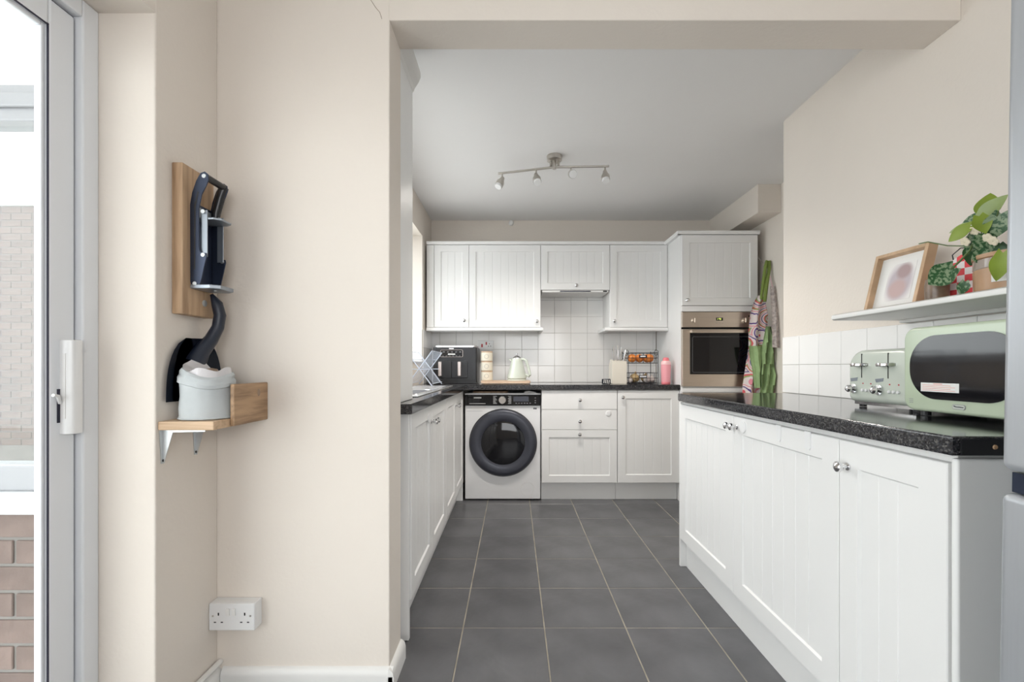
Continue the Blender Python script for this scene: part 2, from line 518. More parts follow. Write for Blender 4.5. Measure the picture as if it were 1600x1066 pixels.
# tiles in the far reveal of the window recess
obj('tile_grout', box(BM(), -1.0, XL, WY1 - 0.004, WY1, WZ0, 1.368), 'wall_grout', wl)
wall_tiles(wl, 'x', -0.97, XL, WZ0, 1.368, WY1 - 0.005, -0.907)
obj('sill_board', box(BM(), -0.97, XL + 0.012, WY0, WY1, WZ0, WZ0 + 0.012, 0.003), 'tile_white', wl)

# skirting
def skirting(name, poly_fn, label):
    return struct(name, poly_fn, 'gloss_white', label, smooth=True)


sk = [(0, 0), (-0.018, 0), (-0.018, 0.045), (-0.014, 0.06), (-0.006, 0.068), (0, 0.07)]
skirting('baseboard_partition', prism(BM(), [(YP0 + a, z) for a, z in sk], XD + 0.02, XP + 0.014, 'yz'), 'white skirting along the partition wall')
skirting('baseboard_partition_end', prism(BM(), [(XP - a, z) for a, z in sk], YP0 - 0.018, YP1, 'xz'), 'white skirting around the partition end')
skirting('baseboard_side', prism(BM(), [(XD - a, z) for a, z in sk], YJ, YP0, 'xz'), 'white skirting under the little oak shelf')
pipe = tag(obj('heating_pipe', tube(BM(), [(XD + 0.012, YJ + 0.005, 0.088), (XD + 0.012, YP0 - 0.003, 0.088)], 0.009), 'gloss_white', smooth=True), 'white painted pipe clipped along the skirting below the socket', 'pipe')

# kitchen window
win = thing('window_1', 'white framed kitchen window over the sink', 'window')
del win['category']; win['kind'] = 'structure'
bm = BM()
box(bm, -1.01, -0.96, WY0, WY0 + 0.05, WZ0, WZ1, .004); box(bm, -1.01, -0.96, WY1 - 0.05, WY1 - 0.006, WZ0, WZ1, .004)
box(bm, -1.01, -0.96, WY0, WY1 - 0.006, WZ0 + 0.012, WZ0 + 0.06, .004); box(bm, -1.01, -0.96, WY0, WY1 - 0.006, WZ1 - 0.05, WZ1, .004)
box(bm, -1.01, -0.96, 2.88, 2.94, WZ0, WZ1, .004)
obj('window_frame', bm, 'upvc', win)
for a, b in ((WY0 + 0.05, 2.88), (2.94, WY1 - 0.05)): obj('pane', box(BM(), -0.988, -0.984, a, b, WZ0 + 0.06, WZ1 - 0.05), 'window_glass', win)

# ------------------------------------------------------------------ patio door
pd = thing('door_1', 'white sliding patio door with a tall pull handle', 'door')
del pd['category']; pd['kind'] = 'structure'


def ring(bm, x0, x1, y0, y1, z0, z1, w, bev=0.004):
    box(bm, x0, x1, y0, y0 + w, z0, z1, bev); box(bm, x0, x1, y1 - w, y1, z0, z1, bev)
    box(bm, x0, x1, y0 + w, y1 - w, z0, z0 + w, bev); box(bm, x0, x1, y0 + w, y1 - w, z1 - w, z1, bev)
    return bm


obj('door_frame', ring(BM(), -1.235, -1.130, -1.25, YJ, 0.0, 2.02, 0.047), 'upvc', pd)
obj('draught_seal', ring(BM(), -1.19, -1.155, 0.02, 1.193, 0.047, 1.973, 0.006, 0), 'gasket', pd)
sash = obj('sash', ring(BM(), -1.176, -1.146, 0.03, 1.188, 0.053, 1.967, 0.066, 0.005), 'upvc', pd)
obj('glazing_bead', ring(BM(), -1.174, -1.155, 0.096, 1.122, 0.119, 1.901, 0.010, 0.003), 'upvc', sash)
obj('glazing_gasket', ring(BM(), -1.152, -1.1475, 0.0935, 1.1245, 0.1165, 1.9035, 0.003, 0), 'gasket', sash)
obj('pane', box(BM(), -1.166, -1.162, 0.1, 1.12, 0.12, 1.90), 'window_glass', sash)
sash2 = obj('sash', ring(BM(), -1.232, -1.198, -1.2, 0.05, 0.053, 1.967, 0.066, 0.005), 'upvc', pd)
obj('pane', box(BM(), -1.217, -1.213, -1.14, -0.01, 0.12, 1.90), 'window_glass', sash2)
h = obj('handle', prism(BM(), [(-1.146, 1.148), (-1.132, 1.148), (-1.122, 1.153), (-1.117, 1.160), (-1.117, 1.178), (-1.121, 1.183), (-1.146, 1.183)], 0.885, 1.125, 'xy', 0.003), 'white_plastic', pd, smooth=True)
obj('finger_slot', box(BM(), -1.138, -1.131, 1.1472, 1.152, 0.925, 1.09), 'carcass_white', h)
obj('latch_recess', box(BM(), -1.1462, -1.1445, 1.141, 1.148, 0.915, 1.0), 'gasket', h)
obj('latch_lever', tube(BM(), [(-1.143, 1.146, 0.965), (-1.134, 1.132, 0.983), (-1.132, 1.118, 0.986)], [0.0045, 0.0045, 0.004]), 'white_plastic', h, smooth=True)

# ------------------------------------------------------------------ outside
g = struct('ground', box(BM(), -14, 6, -6, 14, -0.3, -0.1), 'paving', 'pale paving outside')


def brick_wall(parent, x0, x1, yface, z0, z1, m='brick', proud=0.006):
    bl, bh, j = 0.215, 0.065, 0.010
    proto = None
    z = z0; row = 0
    while z + bh <= z1 + 0.001:
        x = x0 - (bl + j) * 0.5 * (row % 2)
        while x < x1:
            a, b = max(x, x0), min(x + bl, x1)
            if b - a > 0.03:
                full = b - a > bl - 0.001
                loc = ((a + b) / 2, yface, z + bh / 2)
                if full and proto is not None:
                    link_copy(proto, parent, loc)
                else:
                    w = b - a
                    o = obj('brick', box(BM(), -w / 2, w / 2, -proud, 0.02, -bh / 2, bh / 2, 0.002, 1), m, parent, loc=loc)
                    if full: proto = o
            x += bl + j
        z += bh + j; row += 1


dw = struct('wall_conservatory', box(BM(), -2.6, -1.27, 1.29, 1.40, -0.1, 0.64), 'mortar', 'low red brick wall of the conservatory outside the patio door')
brick_wall(dw, -2.531, -1.272, 1.29, -0.10, 0.64)
cw = thing('window_2', 'white conservatory window frame above the low brick wall', 'window')
del cw['category']; cw['kind'] = 'structure'
obj('window_sill', box(BM(), -2.62, -1.262, 1.262, 1.42, 0.642, 0.70, 0.012, 3), 'upvc', cw, smooth=True)
obj('bottom_rail', box(BM(), -2.6, -1.262, 1.30, 1.37, 0.70, 0.775, 0.006), 'upvc_darkened', cw)
t = obj('transom', box(BM(), -2.6, -1.262, 1.30, 1.37, 1.76, 1.865, 0.005), 'upvc_darkened', cw)
obj('transom_bead', box(BM(), -2.6, -1.262, 1.288, 1.30, 1.795, 1.835, 0.004), 'upvc_darkened', t)
for x in (-1.30, -2.6): obj('mullion', box(BM(), x, x + 0.038, 1.30, 1.37, 0.775, 2.3, 0.004), 'upvc_darkened', cw)
obj('pane', box(BM(), -2.56, -1.30, 1.332, 1.336, 0.775, 1.76), 'window_glass', cw)
struct('shade_roof_added', box(BM(), -3.6, -1.26, -2.2, 1.45, 2.42, 2.47), 'gloss_white', 'added unseen white roof panel shading the patio door from the sky')  # unseen roof, added to cut the sky light reaching the patio door
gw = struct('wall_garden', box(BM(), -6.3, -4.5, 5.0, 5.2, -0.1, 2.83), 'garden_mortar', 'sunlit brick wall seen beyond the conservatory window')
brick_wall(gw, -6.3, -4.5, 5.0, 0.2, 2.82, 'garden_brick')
obj('coping', box(BM(), -6.32, -4.48, 4.97, 5.23, 2.83, 2.87, 0.01), 'paving', gw)

# ------------------------------------------------------------------ cabinet doors
def knob(parent, x, z, y=-0.02, big=1.0):
    mx = Matrix.Translation((x, y, z)) @ Matrix.Rotation(R(90), 4, 'X')
    b = BM()
    lathe(b, [(0.0105 * big, 0), (0.0105 * big, 0.003), (0.0055 * big, 0.006), (0.0055 * big, 0.014), (0.011 * big, 0.018), (0.0145 * big, 0.024), (0.0135 * big, 0.031), (0.007 * big, 0.035), (0.0, 0.036)], 16, mx)
    return obj('knob', b, 'chrome', parent, smooth=True)


def shaker(parent, x, z, w, h, kn=None, fw=0.062, t=0.02, name='door', pitch=0.065):
    """framed door with a routed tongue-and-groove panel; local front at y=-t"""
    b = BM()
    rec = 0.007; ch = 0.005
    o_ = [(0, 0), (w, 0), (w, h), (0, h)]
    i_ = [(fw, fw), (w - fw, fw), (w - fw, h - fw), (fw, h - fw)]
    k_ = [(fw + ch, fw + ch), (w - fw - ch, fw + ch), (w - fw - ch, h - fw - ch), (fw + ch, h - fw - ch)]
    e = 0.002
    oo = [(e, e), (w - e, e), (w - e, h - e), (e, h - e)]
    V = lambda pts, y: [b.verts.new((p[0], y, p[1])) for p in pts]
    A, A2, B_, C_, D_ = V(oo, -t), V(o_, -t + e), V(i_, -t), V(k_, -t + rec), V(o_, 0)
    for P, Q in ((A, B_), (B_, C_), (A2, A), (D_, A2)):
        for q in range(4): b.faces.new((P[q], P[(q + 1) % 4], Q[(q + 1) % 4], Q[q]))
    b.faces.new(D_)
    d = obj(name, b, 'cabinet_white', parent, loc=(x, 0, z))
    # grooved panel
    pw = w - 2 * fw - 2 * ch
    n = max(1, round(pw / pitch)); s = pw / n
    prof = [(0, 0)]
    for q in range(1, n):
        c = q * s
        prof += [(c - 0.0026, 0), (c - 0.0008, 0.0016), (c + 0.0008, 0.0016), (c + 0.0026, 0)]
    prof.append((pw, 0))
    b = BM()
    lo = [b.verts.new((fw + ch + p, -t + rec + q, fw + ch)) for p, q in prof]
    hi = [b.verts.new((fw + ch + p, -t + rec + q, h - fw - ch)) for p, q in prof]
    for q in range(len(prof) - 1): b.faces.new((lo[q], lo[q + 1], hi[q + 1], hi[q]))
    obj('panel', b, 'cabinet_white', d)
    if kn: knob(d, kn[0], kn[1], -t)
    return d


def slab(parent, x, z, w, h, kn=None, t=0.02, name='drawer'):
    d = obj(name, box(BM(), 0, w, -t, 0, 0, h, 0.002, 2), 'cabinet_white', parent, loc=(x, 0, z))
    if kn: knob(d, kn[0], kn[1], -t)
    return d


DZ0, DZ1 = 0.148, 0.872      # base door bottom / top
G = 0.0015


def base_unit(name, label, loc, rotz, w, depth, group=None, plinth_in=0.045, ztop=0.877):
    u = thing(name, label, 'cabinet', loc, rotz, group)
    obj('body', box(BM(), 0, w, 0.0005, depth, 0.145, ztop, 0.001, 1), 'carcass_white', u)
    obj('plinth', box(BM(), 0, w, plinth_in, plinth_in + 0.016, 0.001, 0.145), 'cabinet_white', u)
    return u


# --- left run (faces +x): carcass front at x=-0.42, door face -0.40
XLF = -0.420
for i, (y0, lab) in enumerate(((1.775, 'white panelled double cupboard under the sink nearest the partition wall'), (2.685, 'white panelled double cupboard on the left run next to the washing machine'))):
    u = base_unit('base_cabinet', lab, (XLF, y0, 0), 90, 0.90, 0.325, 'left run base cabinets', 0.035)
    shaker(u, G, DZ0, 0.45 - 2 * G, DZ1 - DZ0, (0.45 - 0.034, 0.645))
    shaker(u, 0.45 + G, DZ0, 0.45 - 2 * G, DZ1 - DZ0, (0.030, 0.645))
    if i == 0:
        lk = obj('child_lock', lathe(BM(), [(0.022, 0), (0.022, 0.004), (0.016, 0.006)], 16, Matrix.Translation((0.36, -0.02, 0.815)) @ Matrix.Rotation(R(90), 4, 'X')), 'white_plastic', u, smooth=True)
ep = thing('end_panel', 'white end panel closing the near end of the sink run', 'panel', (0, 0, 0))
obj('panel', box(BM(), XL + 0.002, XLF + 0.015, 1.752, 1.773, 0.001, 0.876, 0.002), 'cabinet_white', ep)
obj('filler_strip', box(BM(), XLF - 0.04, XLF - 0.036 + 0.02, 1.742, 1.752, 0.001, 0.876, 0.002), 'cabinet_white', ep)
cp = tag(obj('corner_post', box(BM(), -0.455, -0.404, 3.588, 3.605, 0.001, 0.876, 0.001), 'cabinet_white'), 'narrow white filler post between sink run and washing machine', 'filler panel')

# --- back run (faces -y): carcass front y=3.59
YF = 3.59
u = base_unit('drawer_cabinet', 'white base unit with three knobbed drawers beside the washing machine', (0.217, YF, 0), 0, 0.594, 0.56)
slab(u, G, 0.724, 0.594 - 2 * G, 0.148, (0.297, 0.074)).name
dr = slab(u, G, 0.564, 0.594 - 2 * G, 0.157, (0.297, 0.068))
obj('child_lock', lathe(BM(), [(0.021, 0), (0.021, 0.004), (0.014, 0.007)], 18, Matrix.Translation((0.522, -0.02, 0.128)) @ Matrix.Rotation(R(90), 4, 'X')), 'white_plastic', dr, smooth=True)
shaker(u, G, DZ0, 0.594 - 2 * G, 0.413, (0.295, 0.383), fw=0.056, name='drawer')
u = base_unit('base_cabinet', 'white single-door base cupboard below the knife block', (0.813, YF, 0), 0, 0.487, 0.56)
shaker(u, G, DZ0, 0.487 - 2 * G, DZ1 - DZ0, (0.036, 0.672))

# --- tall oven housing
TX0, TX1, TYF = 1.302, 1.897, 3.555
u = thing('tall_oven_cabinet', 'tall white cabinet housing the built-in oven', 'cabinet', (TX0, TYF, 0))
tw = TX1 - TX0
obj('side_panel', box(BM(), 0, 0.018, 0, 0.60, 0.001, 2.09), 'cabinet_white', u)
obj('side_panel', box(BM(), tw - 0.018, tw, 0, 0.60, 0.001, 2.09), 'cabinet_white', u)
obj('back_panel', box(BM(), 0.018, tw - 0.018, 0.585, 0.598, 0.1, 2.09), 'carcass_white', u)
obj('shelf', box(BM(), 0.018, tw - 0.018, 0.0, 0.58, 0.872, 0.890), 'carcass_white', u)
obj('shelf', box(BM(), 0.018, tw - 0.018, 0.0, 0.58, 1.490, 1.508), 'carcass_white', u)
obj('top_panel', box(BM(), 0.018, tw - 0.018, 0.0, 0.58, 2.07, 2.09), 'carcass_white', u)
obj('filler_strip', box(BM(), 0.002, tw - 0.002, -0.019, 0, 1.489, 1.531, 0.001), 'cabinet_white', u)
obj('filler_strip', box(BM(), 0.002, tw - 0.002, -0.019, 0, 0.862, 0.893, 0.001), 'cabinet_white', u)
shaker(u, 0.003, 1.535, tw - 0.006, 0.548, (0.036, 0.04), fw=0.058)
shaker(u, 0.003, DZ0, tw - 0.006, 0.71, (0.036, 0.66))
obj('plinth', box(BM(), 0.018, tw - 0.018, 0.04, 0.056, 0.001, 0.145), 'cabinet_white', u)
cor = [(0, 0), (-0.026, 0.0), (-0.030, 0.008), (-0.036, 0.016), (-0.036, 0.024), (0, 0.024)]


def cornice_front(bm, x0, x1, y, z): return prism(bm, [(y + a, z + b) for a, b in cor], x0, x1, 'yz')


b = cornice_front(BM(), -0.034, tw + 0.010, 0, 2.088)
prism(b, [(a + 0.0, 2.088 + c) for a, c in cor], -0.034, 0.60, 'xz')
obj('cornice', b, 'cabinet_white', u)

# --- wall cabinets (faces -y): carcass front y=3.87, door face 3.85
YU = 3.87
UZ0, UZ1 = 1.392, 2.092


def wall_unit(name, label, x0, x1, z0, doors, group='wall cabinets on the back wall', pelmet=True, pel=(0, 0)):
    w = x1 - x0
    u = thing(name, label, 'cabinet', (x0, YU, 0), 0, group)
    obj('body', box(BM(), 0.0005, w - 0.0005, 0.0005, YB - YU - 0.009, z0, UZ1, 0.001, 1), 'carcass_white', u)
    for (a, dw_, kn) in doors: shaker(u, a + G, z0 + 0.002, dw_ - 2 * G, UZ1 - z0 - 0.004, kn, fw=0.055)
    obj('cornice', cornice_front(BM(), 0, w, -0.0, UZ1 + 0.001), 'cabinet_white', u)
    if pelmet:
        b = prism(BM(), [(-0.028, z0 - 0.006), (-0.034, z0 - 0.014), (-0.034, z0 - 0.026), (-0.026, z0 - 0.032), (0, z0 - 0.032), (0, z0 - 0.001), (-0.026, z0 - 0.001)], pel[0], w + pel[1], 'yz')
        if pel[1]: box(b, w - 0.006, w + pel[1], 0.0, YB - YU - 0.012, z0 - 0.030, z0 - 0.001, 0.004)
        if pel[0]: box(b, pel[0], 0.006, 0.0, YB - YU - 0.012, z0 - 0.030, z0 - 0.001, 0.004)
        obj('pelmet', b, 'cabinet_white', u)
    return u


u = wall_unit('wall_cabinet', 'white corner wall cupboard with a narrow door above the air fryer', -0.738, -0.380, UZ0, [(0.062, 0.296, (0.255, 0.055))])
obj('filler_strip', box(BM(), 0, 0.060, -0.019, 0, UZ0 + 0.002, UZ1 - 0.002, 0.001), 'cabinet_white', u)
wall_unit('wall_cabinet', 'wide white wall cupboard above the kettle', -0.380, 0.227, UZ0, [(0, 0.607, (0.572, 0.048))], pel=(0, 0.018))
u = wall_unit('extractor_cabinet', 'short white wall cupboard with an extractor underneath', 0.2275, 0.812, 1.708, [(0, 0.5845, (0.297, 0.035))], pelmet=False)
wall_unit('wall_cabinet', 'white wall cupboard next to the tall oven unit', 0.8125, 1.300, UZ0, [(0, 0.4875, (0.032, 0.05))], pel=(-0.045, 0))
e = thing('extractor_hood', 'slim white extractor hood with a dark slot under the short cupboard', 'extractor', (0.52, 3.87, 1.690))
obj('housing', box(BM(), -0.28, 0.28, -0.015, 0.27, 0.0, 0.0175, 0.003), 'carcass_white', e)
obj('dark_slot', box(BM(), -0.13, 0.13, -0.018, -0.013, 0.004, 0.013), 'ring_grey', e)  # dark grey strip drawn for the slot, gives no light
obj('switch', box(BM(), 0.235, 0.268, -0.019, -0.01, 0.003, 0.014, 0.002), 'black_plastic', e)

# --- right run (faces -x): local x runs toward the camera
XRF = 0.900
YR0 = 2.425
rr = (('white panelled cupboard at the far end of the right-hand counter', 0.0, 0.60), ('wide white panelled cupboard in the middle of the right-hand counter', 0.60, 0.592), ('narrow white panelled cupboard at the near end of the right-hand counter', 1.192, 0.31))
for i, (lab, a, w) in enumerate(rr):
    u = base_unit('base_cabinet', lab, (XRF, YR0 - a, 0), -90, w - 0.0005, 0.565, 'right run base cabinets', 0.012)
    kn = {0: (w - 0.030, 0.672), 1: (0.030, 0.672), 2: (0.032, 0.645)}[i]
    d = shaker(u, G + (0.018 if i == 0 else 0), DZ0, w - 2 * G - (0.018 if i == 0 else 0), DZ1 - DZ0 - 0.012, kn, fw=0.066)
    if i == 0:
        obj('end_panel', box(BM(), -0.0005, 0.017, -0.019, 0.56, 0.001, 0.87, 0.001), 'cabinet_white', u)
    if i == 1:
        obj('child_lock', lathe(BM(), [(0.024, 0), (0.024, 0.004), (0.017, 0.006)], 20, Matrix.Translation((0.075, -0.02, 0.678)) @ Matrix.Rotation(R(90), 4, 'X')), 'white_plastic', d, smooth=True)
        for xx in (0.30, 0.45):
            obj('child_lock', prism(BM(), [(xx, 0.715), (xx + 0.026, 0.715), (xx + 0.026, 0.668), (xx + 0.020, 0.660), (xx + 0.006, 0.660), (xx, 0.668)], -0.0235, -0.020, 'xz'), 'white_plastic', d)
    if i == 2:
        obj('end_panel', box(BM(), w, w + 0.016, -0.016, 0.565, 0.001, 0.872, 0.006, 3), 'cabinet_white', u, smooth=True)

# ------------------------------------------------------------------ worktops
def worktop(name, label, poly, z0=0.879, z1=WT, bev=0.006):
    return tag(obj(name, prism(BM(), poly, z0, z1, 'xy', bev, 3), 'black_granite', smooth=True), label, 'worktop')


XWF = -0.378
worktop('worktop', 'black speckled L-shaped worktop around the sink and along the back wall',
        [(XL + 0.001, 1.69), (XWF, 1.69), (XWF, 3.556), (1.300, 3.556), (1.300, YB - 0.009), (XL + 0.001, YB - 0.009)])
worktop('worktop', 'black speckled worktop carrying the green toaster on the right',
        [(0.862 + 0.05 * (1 - math.sin(R(a))), 2.435 - 0.05 * (1 - math.cos(R(a)))) for a in range(0, 91, 15)][::-1] + [(XR - 0.009, 2.435), (XR - 0.009, 0.898), (0.866, 0.898)])
wcap = tag(obj('worktop_end_cap', box(BM(), 0.880, XR - 0.02, 0.894, 0.8975, 0.882, WT - 0.004), 'black_plastic'), 'black strip on the sawn near end of right worktop', 'end cap')
obj('screw', lathe(BM(), [(0.005, 0), (0.004, 0.002)], 12, Matrix.Translation((0.945, 0.894, 0.898)) @ Matrix.Rotation(R(90), 4, 'X')), 'oak_plank', wcap)
# cupboard standing on the near end of the sink worktop
u = thing('tall_wall_cupboard', 'tall white cupboard with cornice standing on the sink worktop by the partition', 'cabinet', (0, 0, 0))
obj('body', box(BM(), XL + 0.001, -0.437, 1.70, 1.964, WT + 0.001, 2.30, 0.002), 'cabinet_white', u)
obj('cornice', prism(BM(), [(-0.70, 2.245), (-0.436, 2.245), (-0.430, 2.262), (-0.412, 2.29), (-0.404, 2.31), (-0.404, 2.33), (-0.70, 2.33)], 1.67, 1.972, 'xz'), 'gloss_white', u)

# sink
s = thing('sink', 'stainless steel sink and drainer set into the left worktop', 'sink', (-0.575, 2.70, WT + 0.0005))
obj('drainer', box(BM(), -0.145, 0.135, -0.62, 0.60, 0, 0.005, 0.002), 'sink_steel', s)
b = BM()
for i in range(7): box(b, -0.11, 0.10, 0.10 + i * 0.06, 0.115 + i * 0.06, 0.004, 0.008, 0.001, 1)
obj('drainer_ridges', b, 'sink_steel', s)
obj('bowl_rim', tube(BM(), [(-0.02 + x, -0.30 + y, 0.006) for x, y in rrect(-0.10, 0.13, -0.22, 0.22, 0.05)], 0.004, 6, True), 'sink_steel', s, smooth=True)
obj('bowl', prism(BM(), [(-0.02 + x, -0.30 + y) for x, y in rrect(-0.098, 0.128, -0.218, 0.218, 0.05)], 0.0052, 0.0056, 'xy'), 'ring_grey', s)
# dish rack
dk = thing('dish_rack', 'white wire folding dish rack standing on the sink drainer', 'dish rack', (-0.62, 2.98, WT + 0.009))
w_, L_, H_ = 0.085, 0.40, 0.235
for nm, yy in (('end_frame', 0.0), ('end_frame', L_)):
    b = BM()
    tube(b, [(-w_, yy, 0.004), (w_, yy, H_)], 0.004, 6); tube(b, [(w_, yy, 0.004), (-w_, yy, H_)], 0.004, 6)
    tube(b, [(-w_ * .75, yy, 0.115), (w_ * .75, yy, 0.115)], 0.003, 6)
    obj(nm, b, 'wire_white', dk)
for sgn in (-1, 1):
    b = BM()
    for (q, z) in ((-1, 0.02), (0.0, 0.118), (0.55, 0.18), (1, H_)): tube(b, [(sgn * q * w_, 0, z), (sgn * q * w_, L_, z)], 0.0022, 6)
    for k in range(1, 8):
        yy = L_ * k / 8
        tube(b, [(-sgn * w_, yy, 0.02), (sgn * w_, yy, H_)], 0.0013, 5)
    obj('wire_side', b, 'wire_white', dk)

# ------------------------------------------------------------------ washing machine
wm = thing('washing_machine', 'white front-loading washing machine with a round dark door', 'washing machine', (-0.0885, 3.60, 0))
obj('body', box(BM(), -0.298, 0.298, 0, 0.52, 0.012, 0.845, 0.006, 3), 'washer_white', wm, smooth=True)
obj('worktop_lid', box(BM(), -0.299, 0.299, -0.012, 0.52, 0.838, 0.850, 0.004), 'washer_white', wm)
cpn = obj('control_panel', box(BM(), -0.297, 0.297, -0.014, 0.005, 0.752, 0.837, 0.004), 'black_gloss', wm)
dial = obj('dial', lathe(BM(), [(0.031, 0), (0.030, 0.018), (0.027, 0.022), (0, 0.022)], 28, Matrix.Translation((-0.003, -0.014, 0.797)) @ Matrix.Rotation(R(90), 4, 'X')), 'chrome', cpn, smooth=True)
b = BM()
for i in range(7):
    box(b, -0.075, -0.045 - 0.006 * (i % 3), -0.0148, -0.0138, 0.768 + i * 0.0095, 0.7705 + i * 0.0095)
    box(b, 0.042 + 0.005 * (i % 2), 0.068, -0.0148, -0.0138, 0.768 + i * 0.0095, 0.7705 + i * 0.0095)
box(b, -0.262, -0.135, -0.0148, -0.0138, 0.767, 0.770)
obj('programme_print', b, 'print_white', cpn)['kind'] = 'stuff'
b = BM()
for i in range(6): box(b, 0.10 + i * 0.022, 0.112 + i * 0.022, -0.0148, -0.0138, 0.768, 0.774)
for z in (0.772, 0.789, 0.81): box(b, 0.252, 0.262, -0.0148, -0.0138, z, z + 0.006)
obj('button_print', b, 'print_grey', cpn)['kind'] = 'stuff'
obj('display', box(BM(), 0.085, 0.205, -0.0150, -0.0136, 0.785, 0.825), 'ring_grey', cpn)
obj('logo_mark', prism(BM(), rrect(-0.228, -0.168, 0.8105, 0.8185, 0.002, 3), -0.0148, -0.0138, 'xz'), 'print_white', cpn)
b = lathe(BM(), [(0.262, 0.0), (0.262, 0.018), (0.254, 0.030), (0.230, 0.038), (0.190, 0.034), (0.172, 0.024), (0.172, 0.0)], 56, Matrix.Translation((0.003, 0, 0.459)) @ Matrix.Rotation(R(90), 4, 'X'), cap=False)
dd = obj('door', b, 'ring_grey', wm, smooth=True)
obj('door_glass', lathe(BM(), [(0.174, 0.0), (0.173, 0.020), (0.15, 0.026), (0.10, 0.031), (0.05, 0.034), (0.0, 0.035)], 48, Matrix.Translation((0.003, 0, 0.459)) @ Matrix.Rotation(R(90), 4, 'X')), 'black_gloss', dd, smooth=True)
obj('door_rim', lathe(BM(), [(0.266, 0.0), (0.268, 0.006), (0.262, 0.012)], 56, Matrix.Translation((0.003, 0, 0.459)) @ Matrix.Rotation(R(90), 4, 'X')), 'black_plastic', dd, smooth=True)
obj('filter_cover', tube(BM(), [(0.195 + 0.053 * math.cos(a), -0.0002, 0.09 + 0.053 * math.sin(a)) for a in [i * math.pi / 16 for i in range(32)]], 0.0012, 5, True), 'carcass_white', wm)
obj('drawer_seam', box(BM(), -0.285, -0.16, -0.0006, 0.001, 0.708, 0.7095), 'print_grey', wm)
obj('drawer_grip', box(BM(), -0.25, -0.135, -0.001, 0.001, 0.725, 0.747, 0.0004), 'carcass_white', wm)
obj('badge', box(BM(), 0.243, 0.268, -0.001, 0.001, 0.722, 0.735), 'navy_plastic', wm)
obj('badge_mark', prism(BM(), [(0.246, 0.7225), (0.2565, 0.7345), (0.2595, 0.7345), (0.2595, 0.7225)], -0.0016, -0.0008, 'xz'), 'print_grey', wm)
obj('sticker', box(BM(), 0.269, 0.283, -0.001, 0.001, 0.722, 0.735), 'carcass_white', wm)
for x in (-0.26, 0.26): obj('foot', cyl(BM(), (x, 0.05, 0.0005), (x, 0.05, 0.014), 0.02), 'black_plastic', wm)
tr = tag(obj('wooden_tray', prism(BM(), rrect(-0.33, -0.05, 3.64, 3.95, 0.03), 0.8508, 0.861, 'xy', 0.002), 'oak_plank'), 'thin brown wooden tray lying on top of the washing machine', 'tray')
tag(obj('folded_paper', prism(BM(), [(0.08, 0.8508), (0.18, 0.8508), (0.17, 0.856), (0.12, 0.866), (0.085, 0.860)], 3.62, 3.85, 'xz'), 'paper'), 'folded white paper pushed on top of the washing machine', 'paper')

# ------------------------------------------------------------------ oven
ov = thing('built_in_oven', 'stainless steel built-in oven with dark glass door', 'oven', (TX0 + 0.0, TYF - 0.001, 0))
obj('oven_body', box(BM(), 0.022, tw - 0.022, 0.003, 0.53, 0.895, 1.486), 'carcass_white', ov)
f = obj('control_fascia', box(BM(), 0.004, tw - 0.004, -0.020, 0.002, 1.365, 1.485, 0.003), 'steel', ov)
for x in (0.095, 0.488):
    k = obj('knob', lathe(BM(), [(0.021, 0), (0.021, 0.004), (0.017, 0.006), (0.016, 0.022), (0, 0.023)], 20, Matrix.Translation((x, -0.020, 1.418)) @ Matrix.Rotation(R(90), 4, 'X')), 'steel', f, smooth=True)
    obj('knob_grip', box(BM(), x - 0.005, x + 0.005, -0.052, -0.04, 1.399, 1.437, 0.003), 'steel', f)
ck = obj('clock', box(BM(), 0.268, 0.320, -0.0215, -0.019, 1.417, 1.440), 'black_gloss', f)
for a_, b_, c_, d_ in ((0.277, 0.282, 1.424, 1.434), (0.287, 0.292, 1.428, 1.436), (0.293, 0.299, 1.423, 1.436), (0.3005, 0.307, 1.422, 1.436)):
    obj('clock_segment', box(BM(), a_, b_, -0.0222, -0.0212, c_, d_), 'clock_digits', f)
for x in (0.270, 0.294, 0.318): obj('clock_button', cyl(BM(), (x, -0.023, 1.400), (x, -0.019, 1.400), 0.003, n=10), 'chrome', f)
obj('indicator_lamp', cyl(BM(), (0.523, -0.0225, 1.452), (0.523, -0.019, 1.452), 0.006, n=12), 'black_plastic', f)
obj('door_gap', box(BM(), 0.004, tw - 0.004, -0.008, 0.001, 1.352, 1.365), 'dark_void', ov)
od = obj('oven_door', box(BM(), 0.004, tw - 0.004, -0.022, 0.001, 0.905, 1.351, 0.003), 'steel', ov)
obj('door_glass', prism(BM(), rrect(0.064, tw - 0.055, 1.000, 1.322, 0.003), -0.0245, -0.021, 'xz'), 'black_gloss', od)
b = tube(BM(), [(x, -0.0248, z) for x, z in rrect(0.083, tw - 0.075, 1.015, 1.292, 0.01, 3)], 0.0009, 5, True)
obj('window_border', b, 'print_grey', od)
hb = obj('handle', box(BM(), 0.062, tw - 0.05, -0.060, -0.042, 1.318, 1.344, 0.005), 'steel', od, smooth=True)
for x in (0.075, tw - 0.063): obj('handle_post', box(BM(), x - 0.008, x + 0.008, -0.045, -0.021, 1.322, 1.340), 'steel', od)

